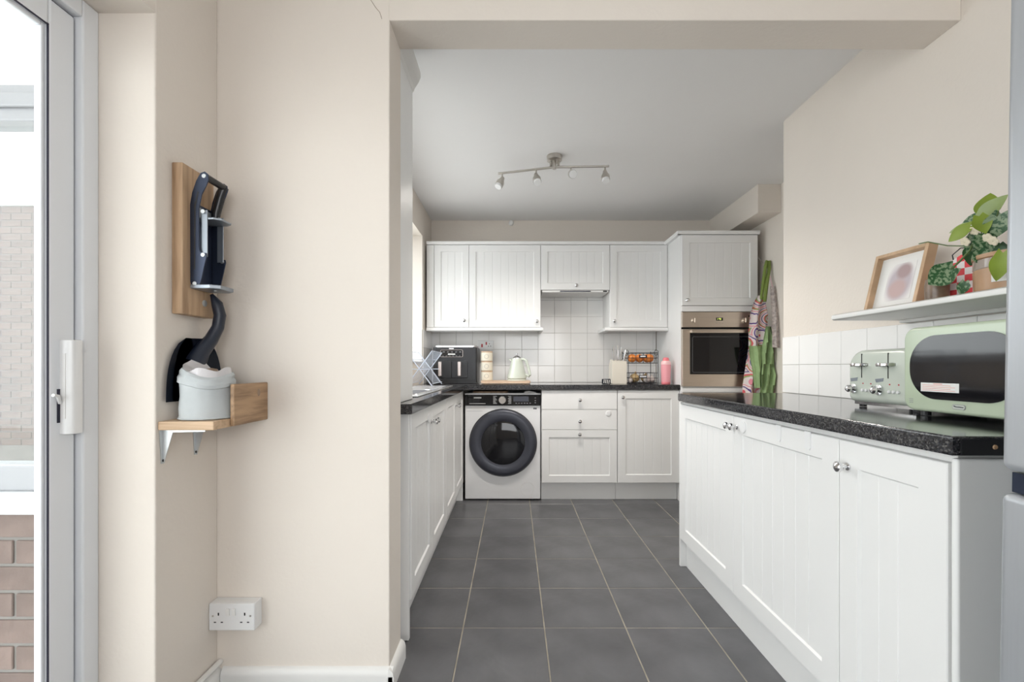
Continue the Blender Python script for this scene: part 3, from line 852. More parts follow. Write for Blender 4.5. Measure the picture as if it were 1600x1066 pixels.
# ------------------------------------------------------------------ ceiling spotlight bar
sp = thing('ceiling_spotlight', 'brushed metal four-head spotlight bar on the kitchen ceiling', 'ceiling light', (0.258, 2.90, 2.40))
obj('ceiling_rose', lathe(BM(), [(0.0, -0.034), (0.040, -0.034), (0.048, -0.028), (0.050, 0.0)], 32), 'nickel', sp, smooth=True)
for x in (-0.022, 0.026): obj('bracket', cyl(BM(), (x, 0, -0.062), (x, 0, -0.032), 0.008, n=12), 'nickel', sp)
obj('hub', cyl(BM(), (0, 0, -0.082), (0, 0, -0.034), 0.012), 'nickel', sp)
obj('arm', tube(BM(), [(0, 0, -0.070), (-0.36, 0.095, -0.070)], 0.007, 10), 'nickel', sp, smooth=True)
obj('arm', tube(BM(), [(0, 0, -0.070), (0.345, -0.015, -0.070)], 0.007, 10), 'nickel', sp, smooth=True)
for (x, y, dx, dy, dz) in ((-0.335, 0.088, -0.45, -0.35, -1), (-0.115, 0.030, 0.12, -0.5, -1), (0.105, -0.004, 0.12, -1.0, -0.55), (0.320, -0.014, 0.02, -0.35, -1)):
    hd = obj('lamp_head', cyl(BM(), (x, y, -0.112), (x, y, -0.070), 0.0055, n=10), 'nickel', sp)
    d = Vector((dx, dy, dz)).normalized(); p = Vector((x, y, -0.110))
    mx, _ = frame_to(p - d * 0.012, p + d)
    obj('lamp_cup', lathe(BM(), [(0.0, 0), (0.012, 0.0), (0.017, 0.020), (0.026, 0.040), (0.027, 0.066), (0.024, 0.066), (0.022, 0.045)], 20, mx), 'nickel', hd, smooth=True)
    sl = bpy.data.lights.new('spot_lamp', 'SPOT'); sl.energy = 6.5; sl.spot_size = R(150); sl.spot_blend = 1.0; sl.shadow_soft_size = 0.03; sl.color = (1, 0.94, 0.87)
    so_ = bpy.data.objects.new('spot_lamp', sl); COL.objects.link(so_); so_.parent = hd; so_.location = p + d * 0.095 + Vector((0, 0, -0.025))
    so_.rotation_euler = (Vector((dx * 0.15, 0.0, -1))).to_track_quat('-Z', 'Y').to_euler()
    obj('bulb', lathe(BM(), [(0.022, 0.050), (0.0255, 0.074), (0.023, 0.080), (0, 0.081)], 20, mx), 'bulb', hd, smooth=True)
tag(obj('heat_detector', lathe(BM(), [(0.024, 0), (0.024, 0.012), (0.016, 0.022), (0, 0.023)], 18, Matrix.Translation((-0.025, YB, 2.375)) @ Matrix.Rotation(R(90), 4, 'X')), 'gloss_white', smooth=True), 'small round white fitting high on the back wall', 'sensor')

# ------------------------------------------------------------------ back counter items
af = thing('air_fryer', 'black double-drawer air fryer in the corner of the worktop', 'air fryer', (-0.492, 3.80, WT + 0.001))
obj('body', prism(BM(), rrect(-0.185, 0.185, 0.0, 0.30, 0.02), 0.0, 0.30, 'xy', 0.008), 'fryer_black', af, smooth=True)
for v in af.children[0].data.vertices: v.co.z = v.co.z * 0.98 + 0.008
obj('lid', prism(BM(), rrect(-0.178, 0.178, 0.006, 0.294, 0.03), 0.300, 0.318, 'xy', 0.007), 'sink_steel', af, smooth=True)
obj('base_skirt', box(BM(), -0.175, 0.175, -0.002, 0.28, 0.001, 0.035), 'black_plastic', af)
pn = obj('control_panel', box(BM(), -0.12, 0.065, -0.004, 0.004, 0.222, 0.280, 0.002), 'black_gloss', af)
obj('panel_border', tube(BM(), [(x, -0.0045, z) for x, z in rrect(-0.12, 0.065, 0.222, 0.280, 0.008, 3)], 0.0018, 5, True), 'fryer_metal', pn)
obj('display', box(BM(), -0.058, 0.002, -0.0052, -0.0035, 0.240, 0.250), 'print_white', pn)
b = BM()
for i in range(5): box(b, -0.10 + i * 0.034, -0.085 + i * 0.034, -0.0050, -0.0035, 0.260, 0.266)
for i in range(6): box(b, -0.105 + i * 0.028, -0.094 + i * 0.028, -0.0050, -0.0035, 0.229, 0.233)
obj('button_print', b, 'print_grey', pn)['kind'] = 'stuff'
obj('logo_mark', prism(BM(), rrect(-0.050, -0.010, 0.2865, 0.2965, 0.002, 3), -0.0015, 0.002, 'xz'), 'print_white', af)
for x0, x1, hx in ((-0.158, -0.030, -0.120), (-0.027, 0.105, 0.040)):
    d = obj('drawer', box(BM(), x0, x1, -0.010, 0.01, 0.045, 0.190, 0.006), 'fryer_black', af, smooth=True)
    obj('handle', box(BM(), hx - 0.013, hx + 0.013, -0.048, -0.008, 0.062, 0.182, 0.006), 'fryer_metal', d, smooth=True)

bd = thing('serving_board', 'pale wooden board under the kettle', 'board', (-0.075, 3.80, WT + 0.001))
obj('plank', prism(BM(), rrect(-0.195, 0.21, -0.10, 0.14, 0.015), 0.004, 0.024, 'xy', 0.004), 'board_wood', bd, smooth=True)
obj('foot', box(BM(), -0.17, -0.14, -0.08, 0.12, 0, 0.004), 'board_wood', bd); obj('foot', box(BM(), 0.15, 0.18, -0.08, 0.12, 0, 0.004), 'board_wood', bd)
for i, lab in enumerate(('bottom cream canister of the stack beside the air fryer', 'middle cream canister of the stack beside the air fryer', 'top cream canister of the stack beside the air fryer')):
    c = thing('canister', lab, 'canister', (-0.228, 3.83, WT + 0.026 + i * 0.0815), 0, 'stacked cream canisters')
    obj('pot', lathe(BM(), [(0, 0), (0.046, 0), (0.050, 0.004), (0.050, 0.066), (0.048, 0.070)], 32), 'cream_ceramic', c, smooth=True)
    obj('lid', lathe(BM(), [(0.044, 0.069), (0.046, 0.071), (0.049, 0.075), (0.049, 0.079), (0.045, 0.081), (0, 0.081)], 32), 'board_wood', c, smooth=True)
    obj('round_emblem', tube(BM(), [(0.017 * math.cos(a), -0.0498 + 0.003 * abs(math.cos(a)), 0.037 + 0.017 * math.sin(a)) for a in [k * math.pi / 12 for k in range(24)]], 0.0014, 5, True), 'print_grey', c)

kt = thing('kettle', 'sage green electric kettle on the wooden board', 'kettle', (0.025, 3.82, WT + 0.026))
obj('power_base', lathe(BM(), [(0, 0), (0.080, 0), (0.080, 0.012), (0.074, 0.016), (0, 0.016)], 32), 'sage_pale', kt, smooth=True)
obj('body', lathe(BM(), [(0, 0.016), (0.080, 0.017), (0.082, 0.024), (0.066, 0.090), (0.048, 0.158), (0.043, 0.178), (0.038, 0.186), (0, 0.188)], 40), 'sage_pale', kt, smooth=True)
ld = obj('lid', lathe(BM(), [(0.036, 0.186), (0.034, 0.192), (0.020, 0.203), (0.008, 0.207), (0, 0.207)], 28), 'chrome', kt, smooth=True)
obj('lid_knob', lathe(BM(), [(0.004, 0.206), (0.004, 0.214), (0.008, 0.219), (0.006, 0.226), (0, 0.228)], 14), 'chrome', ld, smooth=True)
obj('spout', prism(BM(), [(-0.040, 0.150), (-0.045, 0.178), (-0.068, 0.182), (-0.064, 0.170)], -0.014, 0.014, 'xz', 0.004), 'sage_pale', kt, smooth=True)
b = tube(BM(), [(0.030, -0.01, 0.172), (0.058, -0.018, 0.178), (0.078, -0.024, 0.165), (0.098, -0.03, 0.10), (0.110, -0.034, 0.045), (0.100, -0.03, 0.036), (0.082, -0.02, 0.044), (0.072, -0.015, 0.05)], [0.012, 0.012, 0.012, 0.011, 0.011, 0.011, 0.010, 0.010], 10)
obj('handle', b, 'sage_pale', kt, smooth=True)

# tiny zebra-striped scrubber
sc = thing('scouring_pad', 'small black and white striped scouring pad on the back worktop', 'scouring pad', (0.742, 3.66, WT + 0.001), 12)
obj('pad', box(BM(), -0.034, 0.034, -0.012, 0.012, 0, 0.042, 0.004), 'foam_dark', sc)
for i in range(4): obj('stripe', box(BM(), -0.030 + i * 0.0145, -0.0245 + i * 0.0145, -0.0135, -0.0115, 0.006, 0.036), 'paper', sc, rot=(0, R(8), 0))

kb = thing('knife_block', 'cream knife block full of steel-handled knives', 'knife block', (0.868, 3.74, WT + 0.001))
prof = [(0.0, 0), (0.13, 0), (0.13, 0.14), (0.085, 0.20), (0.0, 0.185)]
obj('block', prism(BM(), prof, -0.062, 0.062, 'yz', 0.006), 'cream_plastic', kb, smooth=True)
for i in range(2):
    for j in range(4):
        x = -0.042 + j * 0.026 + i * 0.010; y = 0.022 + i * 0.030
        hx = x + (j - 1.2) * 0.008
        k = obj('knife', tube(BM(), [(x, y, 0.175), (x + (hx - x) * .4, y - 0.006, 0.215), (hx, y - 0.012, 0.285 + 0.018 * math.sin(j * 1.4 + i)), (hx + 0.003, y - 0.014, 0.300 + 0.018 * math.sin(j * 1.4 + i))], [0.005, 0.005, 0.0065, 0.003], 8), 'chrome', kb, smooth=True)

# wire basket, fruit and vegetables
bk = thing('wire_basket', 'two-tier dark wire basket holding oranges above and onions below', 'basket', (1.062, 3.74, WT + 0.001))
bw, bdp, bh_ = 0.122, 0.20, 0.27
for lev, z0 in (('lower_tray', 0.004), ('upper_tray', 0.170)):
    b = BM()
    hgt = 0.085
    for z in (z0, z0 + hgt * 0.5, z0 + hgt):
        tube(b, [(-bw, 0, z), (bw, 0, z), (bw, bdp, z), (-bw, bdp, z)], 0.0022, 5, True)
    for i in range(9):
        x = -bw + 2 * bw * i / 8
        tube(b, [(x, 0, z0 + hgt), (x, 0, z0), (x, bdp, z0), (x, bdp, z0 + hgt)], 0.0014, 5)
    for i in range(6):
        y = bdp * i / 5
        tube(b, [(-bw, y, z0 + hgt), (-bw, y, z0), (bw, y, z0), (bw, y, z0 + hgt)], 0.0014, 5)
    tr = obj(lev, b, 'wire_dark', bk)
    pl = obj('name_plate', box(BM(), -0.035, 0.030, -0.006, -0.002, z0 + 0.045, z0 + 0.066), 'navy_plastic', tr)
    obj('plate_print', box(BM(), -0.024 if z0 > 0.1 else -0.029, 0.018 if z0 > 0.1 else 0.024, -0.0066, -0.0055, z0 + 0.050, z0 + 0.061), 'print_white', tr)
b = BM()
for x in (-bw, bw):
    for y in (0.0, bdp): tube(b, [(x, y, 0), (x, y, bh_)], 0.003, 6)
    tube(b, [(x, bdp * .25 + 0.05 * math.cos(a), bh_ - 0.012 + 0.022 * math.sin(a)) for a in [k * math.pi / 8 for k in range(16)]], 0.0022, 5, True)
obj('upright', b, 'wire_dark', bk)


def ball(name, lab, cat, m, loc, r, sq=0.92, grp=None, stem=None):
    prof = [(0, -r * sq)] + [(r * math.cos(a), r * sq * math.sin(a)) for a in [R(x) for x in range(-75, 76, 15)]] + [(0, r * sq)]
    if stem: prof = prof[:-2] + [(r * 0.22, r * sq * 1.05), (r * 0.12, r * sq * 1.5), (0, r * sq * 1.52)]
    return tag(obj(name, lathe(BM(), prof, 18), m, smooth=True, loc=loc, rot=(random.uniform(-.3, .3), random.uniform(-.3, .3), 0)), lab, cat, grp)


zt = WT + 0.175
for (dx, dy, lab) in ((-0.075, 0.04, 'leftmost orange in the upper tier of the wire basket'), (0.070, 0.04, 'orange at the right front of the upper basket tier'), (-0.003, 0.075, 'orange behind the name plate in upper basket tier'), (0.075, 0.13, 'orange at the back right of the upper basket tier')):
    ball('orange', lab, 'orange', 'orange_skin', (1.055 + dx, 3.74 + dy, zt + 0.037), 0.036, 0.95, 'oranges in the wire basket')
zt = WT + 0.008
for (dx, dy, m, lab, nm, r, dz) in ((-0.045, 0.075, 'onion', 'brown onion left of centre in the lower basket tier', 'onion', 0.040, 0), (-0.020, 0.150, 'onion', 'brown onion at the back of the lower basket tier', 'onion', 0.038, 0), (0.050, 0.045, 'garlic', 'pale garlic bulb beside the name plate in lower basket tier', 'garlic_bulb', 0.030, 0), (0.100, 0.075, 'garlic', 'pale garlic bulb at the right of the lower basket tier', 'garlic_bulb', 0.028, 0), (-0.092, 0.028, 'garlic', 'pinkish garlic bulb at the left front of the lower basket tier', 'garlic_bulb', 0.022, 0), (0.06, 0.13, 'onion', 'brown onion at the back right of the lower basket tier', 'onion', 0.036, 0)):
    ball(nm, lab, nm.split('_')[0], m, (1.055 + dx, 3.74 + dy, zt + r * 0.95), r, 0.92, 'vegetables in the wire basket', True)

pb = thing('pink_bottle', 'pink plastic drinks bottle with a red cap by the oven unit', 'bottle', (1.232, 3.69, WT + 0.001))
obj('base', lathe(BM(), [(0, 0), (0.034, 0), (0.036, 0.004), (0.036, 0.016), (0, 0.016)], 28), 'pink_plastic', pb, smooth=True)
obj('body', lathe(BM(), [(0.035, 0.016), (0.036, 0.02), (0.039, 0.12), (0.039, 0.158), (0.034, 0.16)], 28), 'pink_clear', pb, smooth=True)
obj('collar', lathe(BM(), [(0.040, 0.157), (0.041, 0.160), (0.040, 0.175), (0.032, 0.188), (0, 0.188)], 28), 'pink_pale', pb, smooth=True)
obj('cap', lathe(BM(), [(0.025, 0.186), (0.024, 0.205), (0.018, 0.214), (0, 0.216)], 24), 'pink_plastic', pb, smooth=True)

# socket on the back wall
so = thing('wall_socket', 'white socket with red switches on the tiles above the canisters', 'socket', (-0.258, YB - 0.009, 1.255))
obj('plate', box(BM(), -0.073, 0.073, -0.010, 0, -0.043, 0.043, 0.003), 'white_plastic', so)
obj('switch', box(BM(), -0.040, -0.026, -0.014, -0.009, -0.018, 0.012, 0.001), 'red_plastic', so)
obj('switch', box(BM(), 0.000, 0.012, -0.014, -0.009, 0.004, 0.030, 0.001), 'red_plastic', so)
for x, z in ((0.034, 0.014), (0.026, -0.008), (0.046, -0.008)): obj('pin_hole', box(BM(), x - 0.003, x + 0.003, -0.0106, -0.009, z - 0.004, z + 0.004), 'dark_void', so)

# ------------------------------------------------------------------ aprons and hook
hk = thing('apron_hook', 'thin bent metal hook on the side of the oven unit', 'hook', (TX1 + 0.001, 3.54, 1.86))
obj('hook_wire', tube(BM(), [(0.0, 0, 0.05), (0.004, -0.012, 0.03), (0.02, -0.03, 0.002), (0.035, -0.06, -0.008), (0.042, -0.075, 0.0)], 0.003, 6), 'nickel', hk, smooth=True)
obj('lower_hook', tube(BM(), [(0.030, -0.05, -0.008), (0.026, -0.07, -0.04), (0.030, -0.085, -0.048), (0.036, -0.09, -0.038)], 0.003, 6), 'nickel', hk, smooth=True)
AX, AY = 1.935, 3.452


def drape(bm, rows, nf=22, thick=0.004):
    """rows: (z, xcentre, ycentre, half width, fold amplitude, folds, phase) lofted into a hanging closed sheet"""
    rings = []
    for (z, xc, yc, hw, amp, nfo, ph) in rows:
        front, back = [], []
        for i in range(nf + 1):
            u_ = i / nf
            x = xc - hw + 2 * hw * u_
            y = yc + amp * math.sin(nfo * 2 * math.pi * u_ + ph) + 0.3 * amp * math.sin(2.7 * nfo * u_ * 2 * math.pi + 2 * ph)
            front.append(bm.verts.new((x, y, z))); back.append(bm.verts.new((x, y + thick, z)))
        rings.append(front + back[::-1])
    n = len(rings[0])
    for a, b in zip(rings, rings[1:]):
        for i in range(n):
            j = (i + 1) % n
            bm.faces.new((a[i], a[j], b[j], b[i]))
    bm.faces.new(rings[0]); bm.faces.new(rings[-1][::-1])
    return bm


ap = thing('apron', 'swirl-patterned apron with green ruffles and straps hanging by the oven', 'apron', (0, 0, 0))
obj('bib', drape(BM(), [(1.60, 1.868, AY, 0.018, 0.006, 1.5, 0), (1.54, 1.862, AY - 0.005, 0.045, 0.010, 1.5, 0.2), (1.45, 1.855, AY - 0.01, 0.062, 0.013, 1.8, 0.5), (1.33, 1.850, AY - 0.012, 0.068, 0.014, 2, 0.8), (1.20, 1.850, AY - 0.012, 0.066, 0.014, 2, 1.0)]), 'swirl_cloth', ap, smooth=True)
obj('skirt', drape(BM(), [(1.24, 1.86, AY - 0.004, 0.07, 0.014, 2, 0.4), (1.10, 1.855, AY - 0.006, 0.085, 0.018, 2.2, 0.8), (0.93, 1.850, AY - 0.008, 0.105, 0.020, 2.5, 1.2), (0.78, 1.850, AY - 0.008, 0.112, 0.020, 2.5, 1.5)]), 'swirl_cloth', ap, smooth=True)
obj('neck_strap', tube(BM(), [(1.868, AY - 0.01, 1.57), (1.885, AY - 0.012, 1.70), (1.905, AY - 0.005, 1.82), (1.925, AY + 0.012, 1.862), (1.940, AY + 0.012, 1.862), (1.935, AY, 1.80), (1.905, AY - 0.02, 1.68), (1.888, AY - 0.025, 1.55)], [0.010, 0.012, 0.012, 0.012, 0.014, 0.014, 0.015, 0.013], 8), 'olive_strap', ap, smooth=True)
obj('green_pocket', drape(BM(), [(1.215, 1.815, AY - 0.045, 0.052, 0.010, 1.2, 0.3), (1.15, 1.825, AY - 0.045, 0.056, 0.014, 1.3, 0.5), (1.02, 1.838, AY - 0.045, 0.042, 0.014, 1.3, 0.8), (0.90, 1.842, AY - 0.043, 0.034, 0.012, 1.4, 1.0)]), 'green_cloth', ap, smooth=True)
obj('green_ruffle', drape(BM(), [(1.36, 1.905, AY - 0.048, 0.018, 0.008, 1.5, 0), (1.24, 1.905, AY - 0.050, 0.036, 0.014, 2, 0.6), (1.16, 1.900, AY - 0.052, 0.052, 0.020, 2, 2.0), (1.08, 1.902, AY - 0.050, 0.044, 0.014, 2, 3.2), (1.00, 1.898, AY - 0.052, 0.056, 0.020, 2.2, 4.5), (0.92, 1.896, AY - 0.050, 0.050, 0.016, 2, 5.5), (0.82, 1.885, AY - 0.048, 0.050, 0.018, 2, 7)]), 'green_cloth', ap, smooth=True)
gl = thing('tea_towel', 'pale speckled folded cloth hanging beside the green apron', 'cloth', (0, 0, 0))
obj('cloth', drape(BM(), [(1.66, 1.932, 3.400, 0.018, 0.004, 1, 0), (1.63, 1.934, 3.395, 0.020, 0.005, 1, 0.3), (1.40, 1.932, 3.355, 0.023, 0.006, 1.2, 0.6), (1.20, 1.930, 3.345, 0.026, 0.007, 1.3, 1.0)], 12), 'pale_cloth', gl, smooth=True)
obj('hanging_loop', tube(BM(), [(1.932, 3.40, 1.655), (1.931, 3.44, 1.76), (1.932, 3.465, 1.852)], 0.003, 6), 'pink_strap', gl, smooth=True)

# ------------------------------------------------------------------ toaster (faces -x)
to = thing('toaster', 'sage green four-slice toaster with chrome levers', 'toaster', (1.19, 1.625, WT + 0.001), -90)
TW, TD, TH = 0.285, 0.235, 0.195
obj('body', pillow(BM(), 0, TW, 0.016, TH, (0.024, 0.024, 0.062, 0.062), 0, TD, 0.020), 'sage_pale', to, smooth=True)
obj('base', box(BM(), 0.02, TW - 0.02, 0.012, TD - 0.012, 0.008, 0.018), 'chrome', to)
for x in (0.035, TW - 0.035):
    for y in (0.03, TD - 0.03): obj('foot', cyl(BM(), (x, y, 0), (x, y, 0.010), 0.011, n=14), 'black_plastic', to)
for x in (0.05, 0.105, 0.165, 0.22): obj('bread_slot', box(BM(), x, x + 0.022, 0.035, TD - 0.03, TH - 0.002, TH + 0.0006), 'dark_void', to)
for x in (0.068, 0.178):
    obj('lever_slot', box(BM(), x - 0.0015, x + 0.0015, -0.0008, 0.004, 0.100, 0.182), 'dark_void', to)
    obj('lever', prism(BM(), [(x - 0.030, 0.004), (x - 0.024, -0.020), (x - 0.008, -0.034), (x + 0.008, -0.034), (x + 0.024, -0.020), (x + 0.030, 0.004), (x + 0.024, -0.004), (x - 0.024, -0.004)], 0.138, 0.150, 'xy', 0.003), 'chrome', to, smooth=True)
    dl = obj('browning_dial', lathe(BM(), [(0.017, 0), (0.017, 0.003), (0.007, 0.005), (0.007, 0.009), (0.012, 0.014), (0.0125, 0.020), (0.008, 0.026), (0, 0.028)], 20, Matrix.Translation((x - 0.036, -0.001, 0.062)) @ Matrix.Rotation(R(90), 4, 'X')), 'chrome', to, smooth=True)
    obj('dial_window', prism(BM(), [(x - 0.052, 0.097), (x - 0.018, 0.101), (x - 0.020, 0.090), (x - 0.048, 0.086)], -0.0012, 0.002, 'xz'), 'grey_steel', to)
    for i in range(3): obj('button', lathe(BM(), [(0.0055, 0), (0.0055, 0.003), (0.004, 0.005), (0, 0.005)], 14, Matrix.Translation((x + 0.006 + i * 0.017, -0.0005, 0.058)) @ Matrix.Rotation(R(90), 4, 'X')), 'white_plastic', to, smooth=True)
    for i in (0, 2): obj('indicator', cyl(BM(), (x + 0.006 + i * 0.017, -0.001, 0.081), (x + 0.006 + i * 0.017, 0.002, 0.081), 0.0024, n=10), 'red_plastic', to)

# ------------------------------------------------------------------ retro mini oven / microwave (faces -x)
mw = thing('microwave', 'sage green retro microwave with a rounded dark window', 'microwave', (1.13, 1.322, WT + 0.001), -90)
MW_, MD_, MH0, MH1 = 0.412, 0.325, 0.014, 0.248
obj('body', pillow(BM(), 0, MW_, MH0, MH1, 0.034, 0.0, MD_, 0.010), 'sage', mw, smooth=True)
g_ = obj('door_window', prism(BM(), rrect(0.026, 0.315, 0.050, 0.222, (0.080, 0.080, 0.080, 0.080), 14), -0.003, 0.004, 'xz', 0.0015), 'black_gloss', mw, smooth=True)
obj('warning_label', box(BM(), 0.062, 0.170, -0.0036, -0.0028, 0.070, 0.094), 'paper', g_)
b = BM()
for i in range(4): box(b, 0.067, 0.160 - 0.012 * (i % 2), -0.0039, -0.0034, 0.0735 + i * 0.0045, 0.0745 + i * 0.0045)
box(b, 0.10, 0.125, -0.0039, -0.0034, 0.0905, 0.092)
obj('label_print', b, 'red_print', g_)
bg_ = obj('brand_badge', prism(BM(), rrect(0.150, 0.184, 0.028, 0.041, 0.005, 4), -0.0015, 0.002, 'xz'), 'print_grey', mw)
obj('badge_face', prism(BM(), rrect(0.1512, 0.1828, 0.0292, 0.0398, 0.004, 4), -0.0019, 0.000, 'xz'), 'sage_pale', bg_)
obj('badge_mark', prism(BM(), [(0.1535, 0.0372), (0.156, 0.0380), (0.161, 0.0358), (0.170, 0.0360), (0.180, 0.0352), (0.180, 0.0330), (0.172, 0.0332), (0.160, 0.0336), (0.155, 0.0350)], -0.0023, -0.0015, 'xz'), 'ring_grey', bg_)
for x in (0.03, MW_ - 0.03):
    for y in (0.04, MD_ - 0.04): obj('foot', cyl(BM(), (x, y, 0), (x, y, 0.018), 0.012, n=14), 'black_plastic', mw)
obj('control_dial', lathe(BM(), [(0.022, 0), (0.02, 0.018), (0, 0.02)], 20, Matrix.Translation((0.365, 0, 0.10)) @ Matrix.Rotation(R(90), 4, 'X')), 'chrome', mw, smooth=True)
obj('control_dial', lathe(BM(), [(0.022, 0), (0.02, 0.018), (0, 0.02)], 20, Matrix.Translation((0.365, 0, 0.175)) @ Matrix.Rotation(R(90), 4, 'X')), 'chrome', mw, smooth=True)
b = BM()
for i in range(3): box(b, 0.022, 0.034, -0.0008, 0.001, 0.036 + i * 0.005, 0.0375 + i * 0.005)
obj('symbol_print', b, 'print_grey', mw)

# ------------------------------------------------------------------ shelf on the right wall
SZ = 1.254
sh = thing('wall_shelf', 'white painted shelf with rounded front on the right wall', 'shelf', (0, 0, 0))
SY0, SY1, SX0 = 0.72, 1.728, 1.205
obj('board', prism(BM(), [(SX0 + 0.008, SZ), (SX0 + 0.002, SZ - 0.004), (SX0, SZ - 0.011), (SX0 + 0.002, SZ - 0.018), (SX0 + 0.010, SZ - 0.022), (XR - 0.001, SZ - 0.022), (XR - 0.001, SZ)], SY0, SY1, 'xz'), 'gloss_white', sh, smooth=True)
obj('wall_batten', box(BM(), XR - 0.030, XR - 0.001, SY0 + 0.02, SY1 - 0.02, SZ - 0.034, SZ - 0.022, 0.002), 'gloss_white', sh)

# photo frame (local: faces -y, then turned to face -x and leaned back)
pf = thing('photo_frame', 'oak box photo frame with a blurred portrait leaning on the shelf', 'photo frame', (1.315, 1.605, SZ + 0.0015))
pf.rotation_euler = (R(-14), 0, R(-86))
fw_, fh_, fb, fd = 0.205, 0.222, 0.013, 0.034
b = BM()
box(b, -fw_ / 2, -fw_ / 2 + fb, 0, fd, 0, fh_, 0.0008, 1); box(b, fw_ / 2 - fb, fw_ / 2, 0, fd, 0, fh_, 0.0008, 1)
box(b, -fw_ / 2 + fb, fw_ / 2 - fb, 0, fd, 0, fb, 0.0008, 1); box(b, -fw_ / 2 + fb, fw_ / 2 - fb, 0, fd, fh_ - fb, fh_, 0.0008, 1)
obj('frame', b, 'oak_frame', pf)
obj('mount', box(BM(), -fw_ / 2 + fb, fw_ / 2 - fb, 0.022, 0.030, fb, fh_ - fb), 'paper', pf)
obj('print', box(BM(), -0.052, 0.052, -0.0006, 0, -0.068, 0.068), 'blurred_portrait', pf, loc=(0, 0.0216, fh_ / 2))
# small brown pot
vs = thing('glass_pot', 'small mottled brown pot between photo frame and checked bag', 'pot', (1.318, 1.418, SZ + 0.001))
obj('pot', lathe(BM(), [(0, 0), (0.024, 0), (0.029, 0.01), (0.030, 0.055), (0.027, 0.075), (0.025, 0.075), (0.024, 0.065), (0, 0.065)], 24), 'vase_brown', vs, smooth=True)
# gingham bag
bgm = thing('gift_bag', 'red and white checked paper bag on the shelf', 'bag', (1.385, 1.392, SZ + 0.001), -80)
obj('bag', prism(BM(), [(-0.058, 0), (0.058, 0), (0.060, 0.12), (0.045, 0.172), (0.012, 0.150), (-0.030, 0.128), (-0.056, 0.10)], -0.022, 0.022, 'xz', 0.002), 'gingham_print', bgm)
obj('cord_handle', tube(BM(), [(-0.03, -0.005, 0.12), (-0.032, -0.01, 0.150), (-0.008, -0.012, 0.166), (0.022, -0.008, 0.160), (0.026, 0, 0.148)], 0.0016, 6), 'black_plastic', bgm, smooth=True)
# planter with trailing plant
pl = thing('potted_plant', 'trailing variegated plant in a tan pot on the shelf', 'plant', (1.335, 1.235, SZ + 0.001))
pot = obj('pot', lathe(BM(), [(0, 0), (0.078, 0), (0.084, 0.006), (0.086, 0.060), (0.084, 0.064)], 36), 'pot_tan', pl, smooth=True)
obj('pot_band', lathe(BM(), [(0.084, 0.063), (0.086, 0.066), (0.086, 0.088), (0.083, 0.090)], 36, cap=False), 'pot_glass', pot, smooth=True)
obj('pot_rim', lathe(BM(), [(0.083, 0.089), (0.088, 0.092), (0.088, 0.102), (0.080, 0.104), (0.074, 0.098)], 36, cap=False), 'pot_tan', pot, smooth=True)
pot.location = (0.0, -0.030, 0)
obj('soil', lathe(BM(), [(0.080, 0.085), (0.03, 0.094), (0, 0.096)], 24), 'soil', pl, smooth=True, loc=(0, -0.030, 0))
a0 = R(222)
mxl = Matrix.Rotation(R(132), 4, 'Z')
b = box(BM(), -0.026, 0.026, -0.0895, -0.0875, 0.022, 0.056, mx=Matrix.Rotation(R(-62), 4, 'Z'))
obj('paper_label', b, 'paper', pot)
b = lathe(BM(), [(0.011, 0), (0.009, 0.003), (0, 0.004)], 8, Matrix.Rotation(R(-34), 4, 'Z') @ Matrix.Translation((0, -0.0865, 0.058)) @ Matrix.Rotation(R(90), 4, 'X'))
obj('silver_charm', b, 'chrome', pot)


def leaf_mesh(L, Wd, heart=True, curl=0.18):
    b = BM()
    n = 9
    mid, lf, rt = [], [], []
    for i in range(n + 1):
        t_ = i / n
        w = Wd * (math.sin(math.pi * min(1, t_ * 0.92 + 0.08)) ** 0.75) * (1.15 - 0.55 * t_) if heart else Wd * math.sin(math.pi * t_) ** 0.9 * 0.8
        if i in (n,): w = 0.0
        zc = -curl * L * t_ * t_
        back = -0.16 * L if (heart and i == 0) else 0
        mid.append(b.verts.new((0, L * t_, zc)))
        lf.append(b.verts.new((-w, L * t_ + back, zc + 0.18 * w)))
        rt.append(b.verts.new((w, L * t_ + back, zc + 0.18 * w)))
    for i in range(n):
        for A, B_ in ((lf, mid), (mid, rt)):
            b.faces.new((A[i], B_[i], B_[i + 1], A[i + 1]))
    bmesh.ops.remove_doubles(b, verts=b.verts[:], dist=1e-6)
    bmesh.ops.solidify(b, geom=b.faces[:], thickness=0.0008)
    return b


LV = Vector((1.335, 1.235, SZ + 0.001))


def leaf(pos, tip, L, Wd, m, heart=True, nrm=(-0.65, -0.72, 0.25)):
    y = Vector(tip).normalized(); n_ = Vector(nrm).normalized()
    x = y.cross(n_).normalized(); z = x.cross(y)
    mx = Matrix((x, y, z)).transposed().to_4x4(); mx.translation = Vector(pos) - LV
    b = leaf_mesh(L, Wd, heart); b.transform(mx)
    return obj('leaf', b, m, pl, smooth=True)


def pp(px, py, X): # a point on the plane x = X
    Y = X * 711.1 / (px - 803); return Vector((X, Y, EYE + (574 - py) * Y / 711.1))


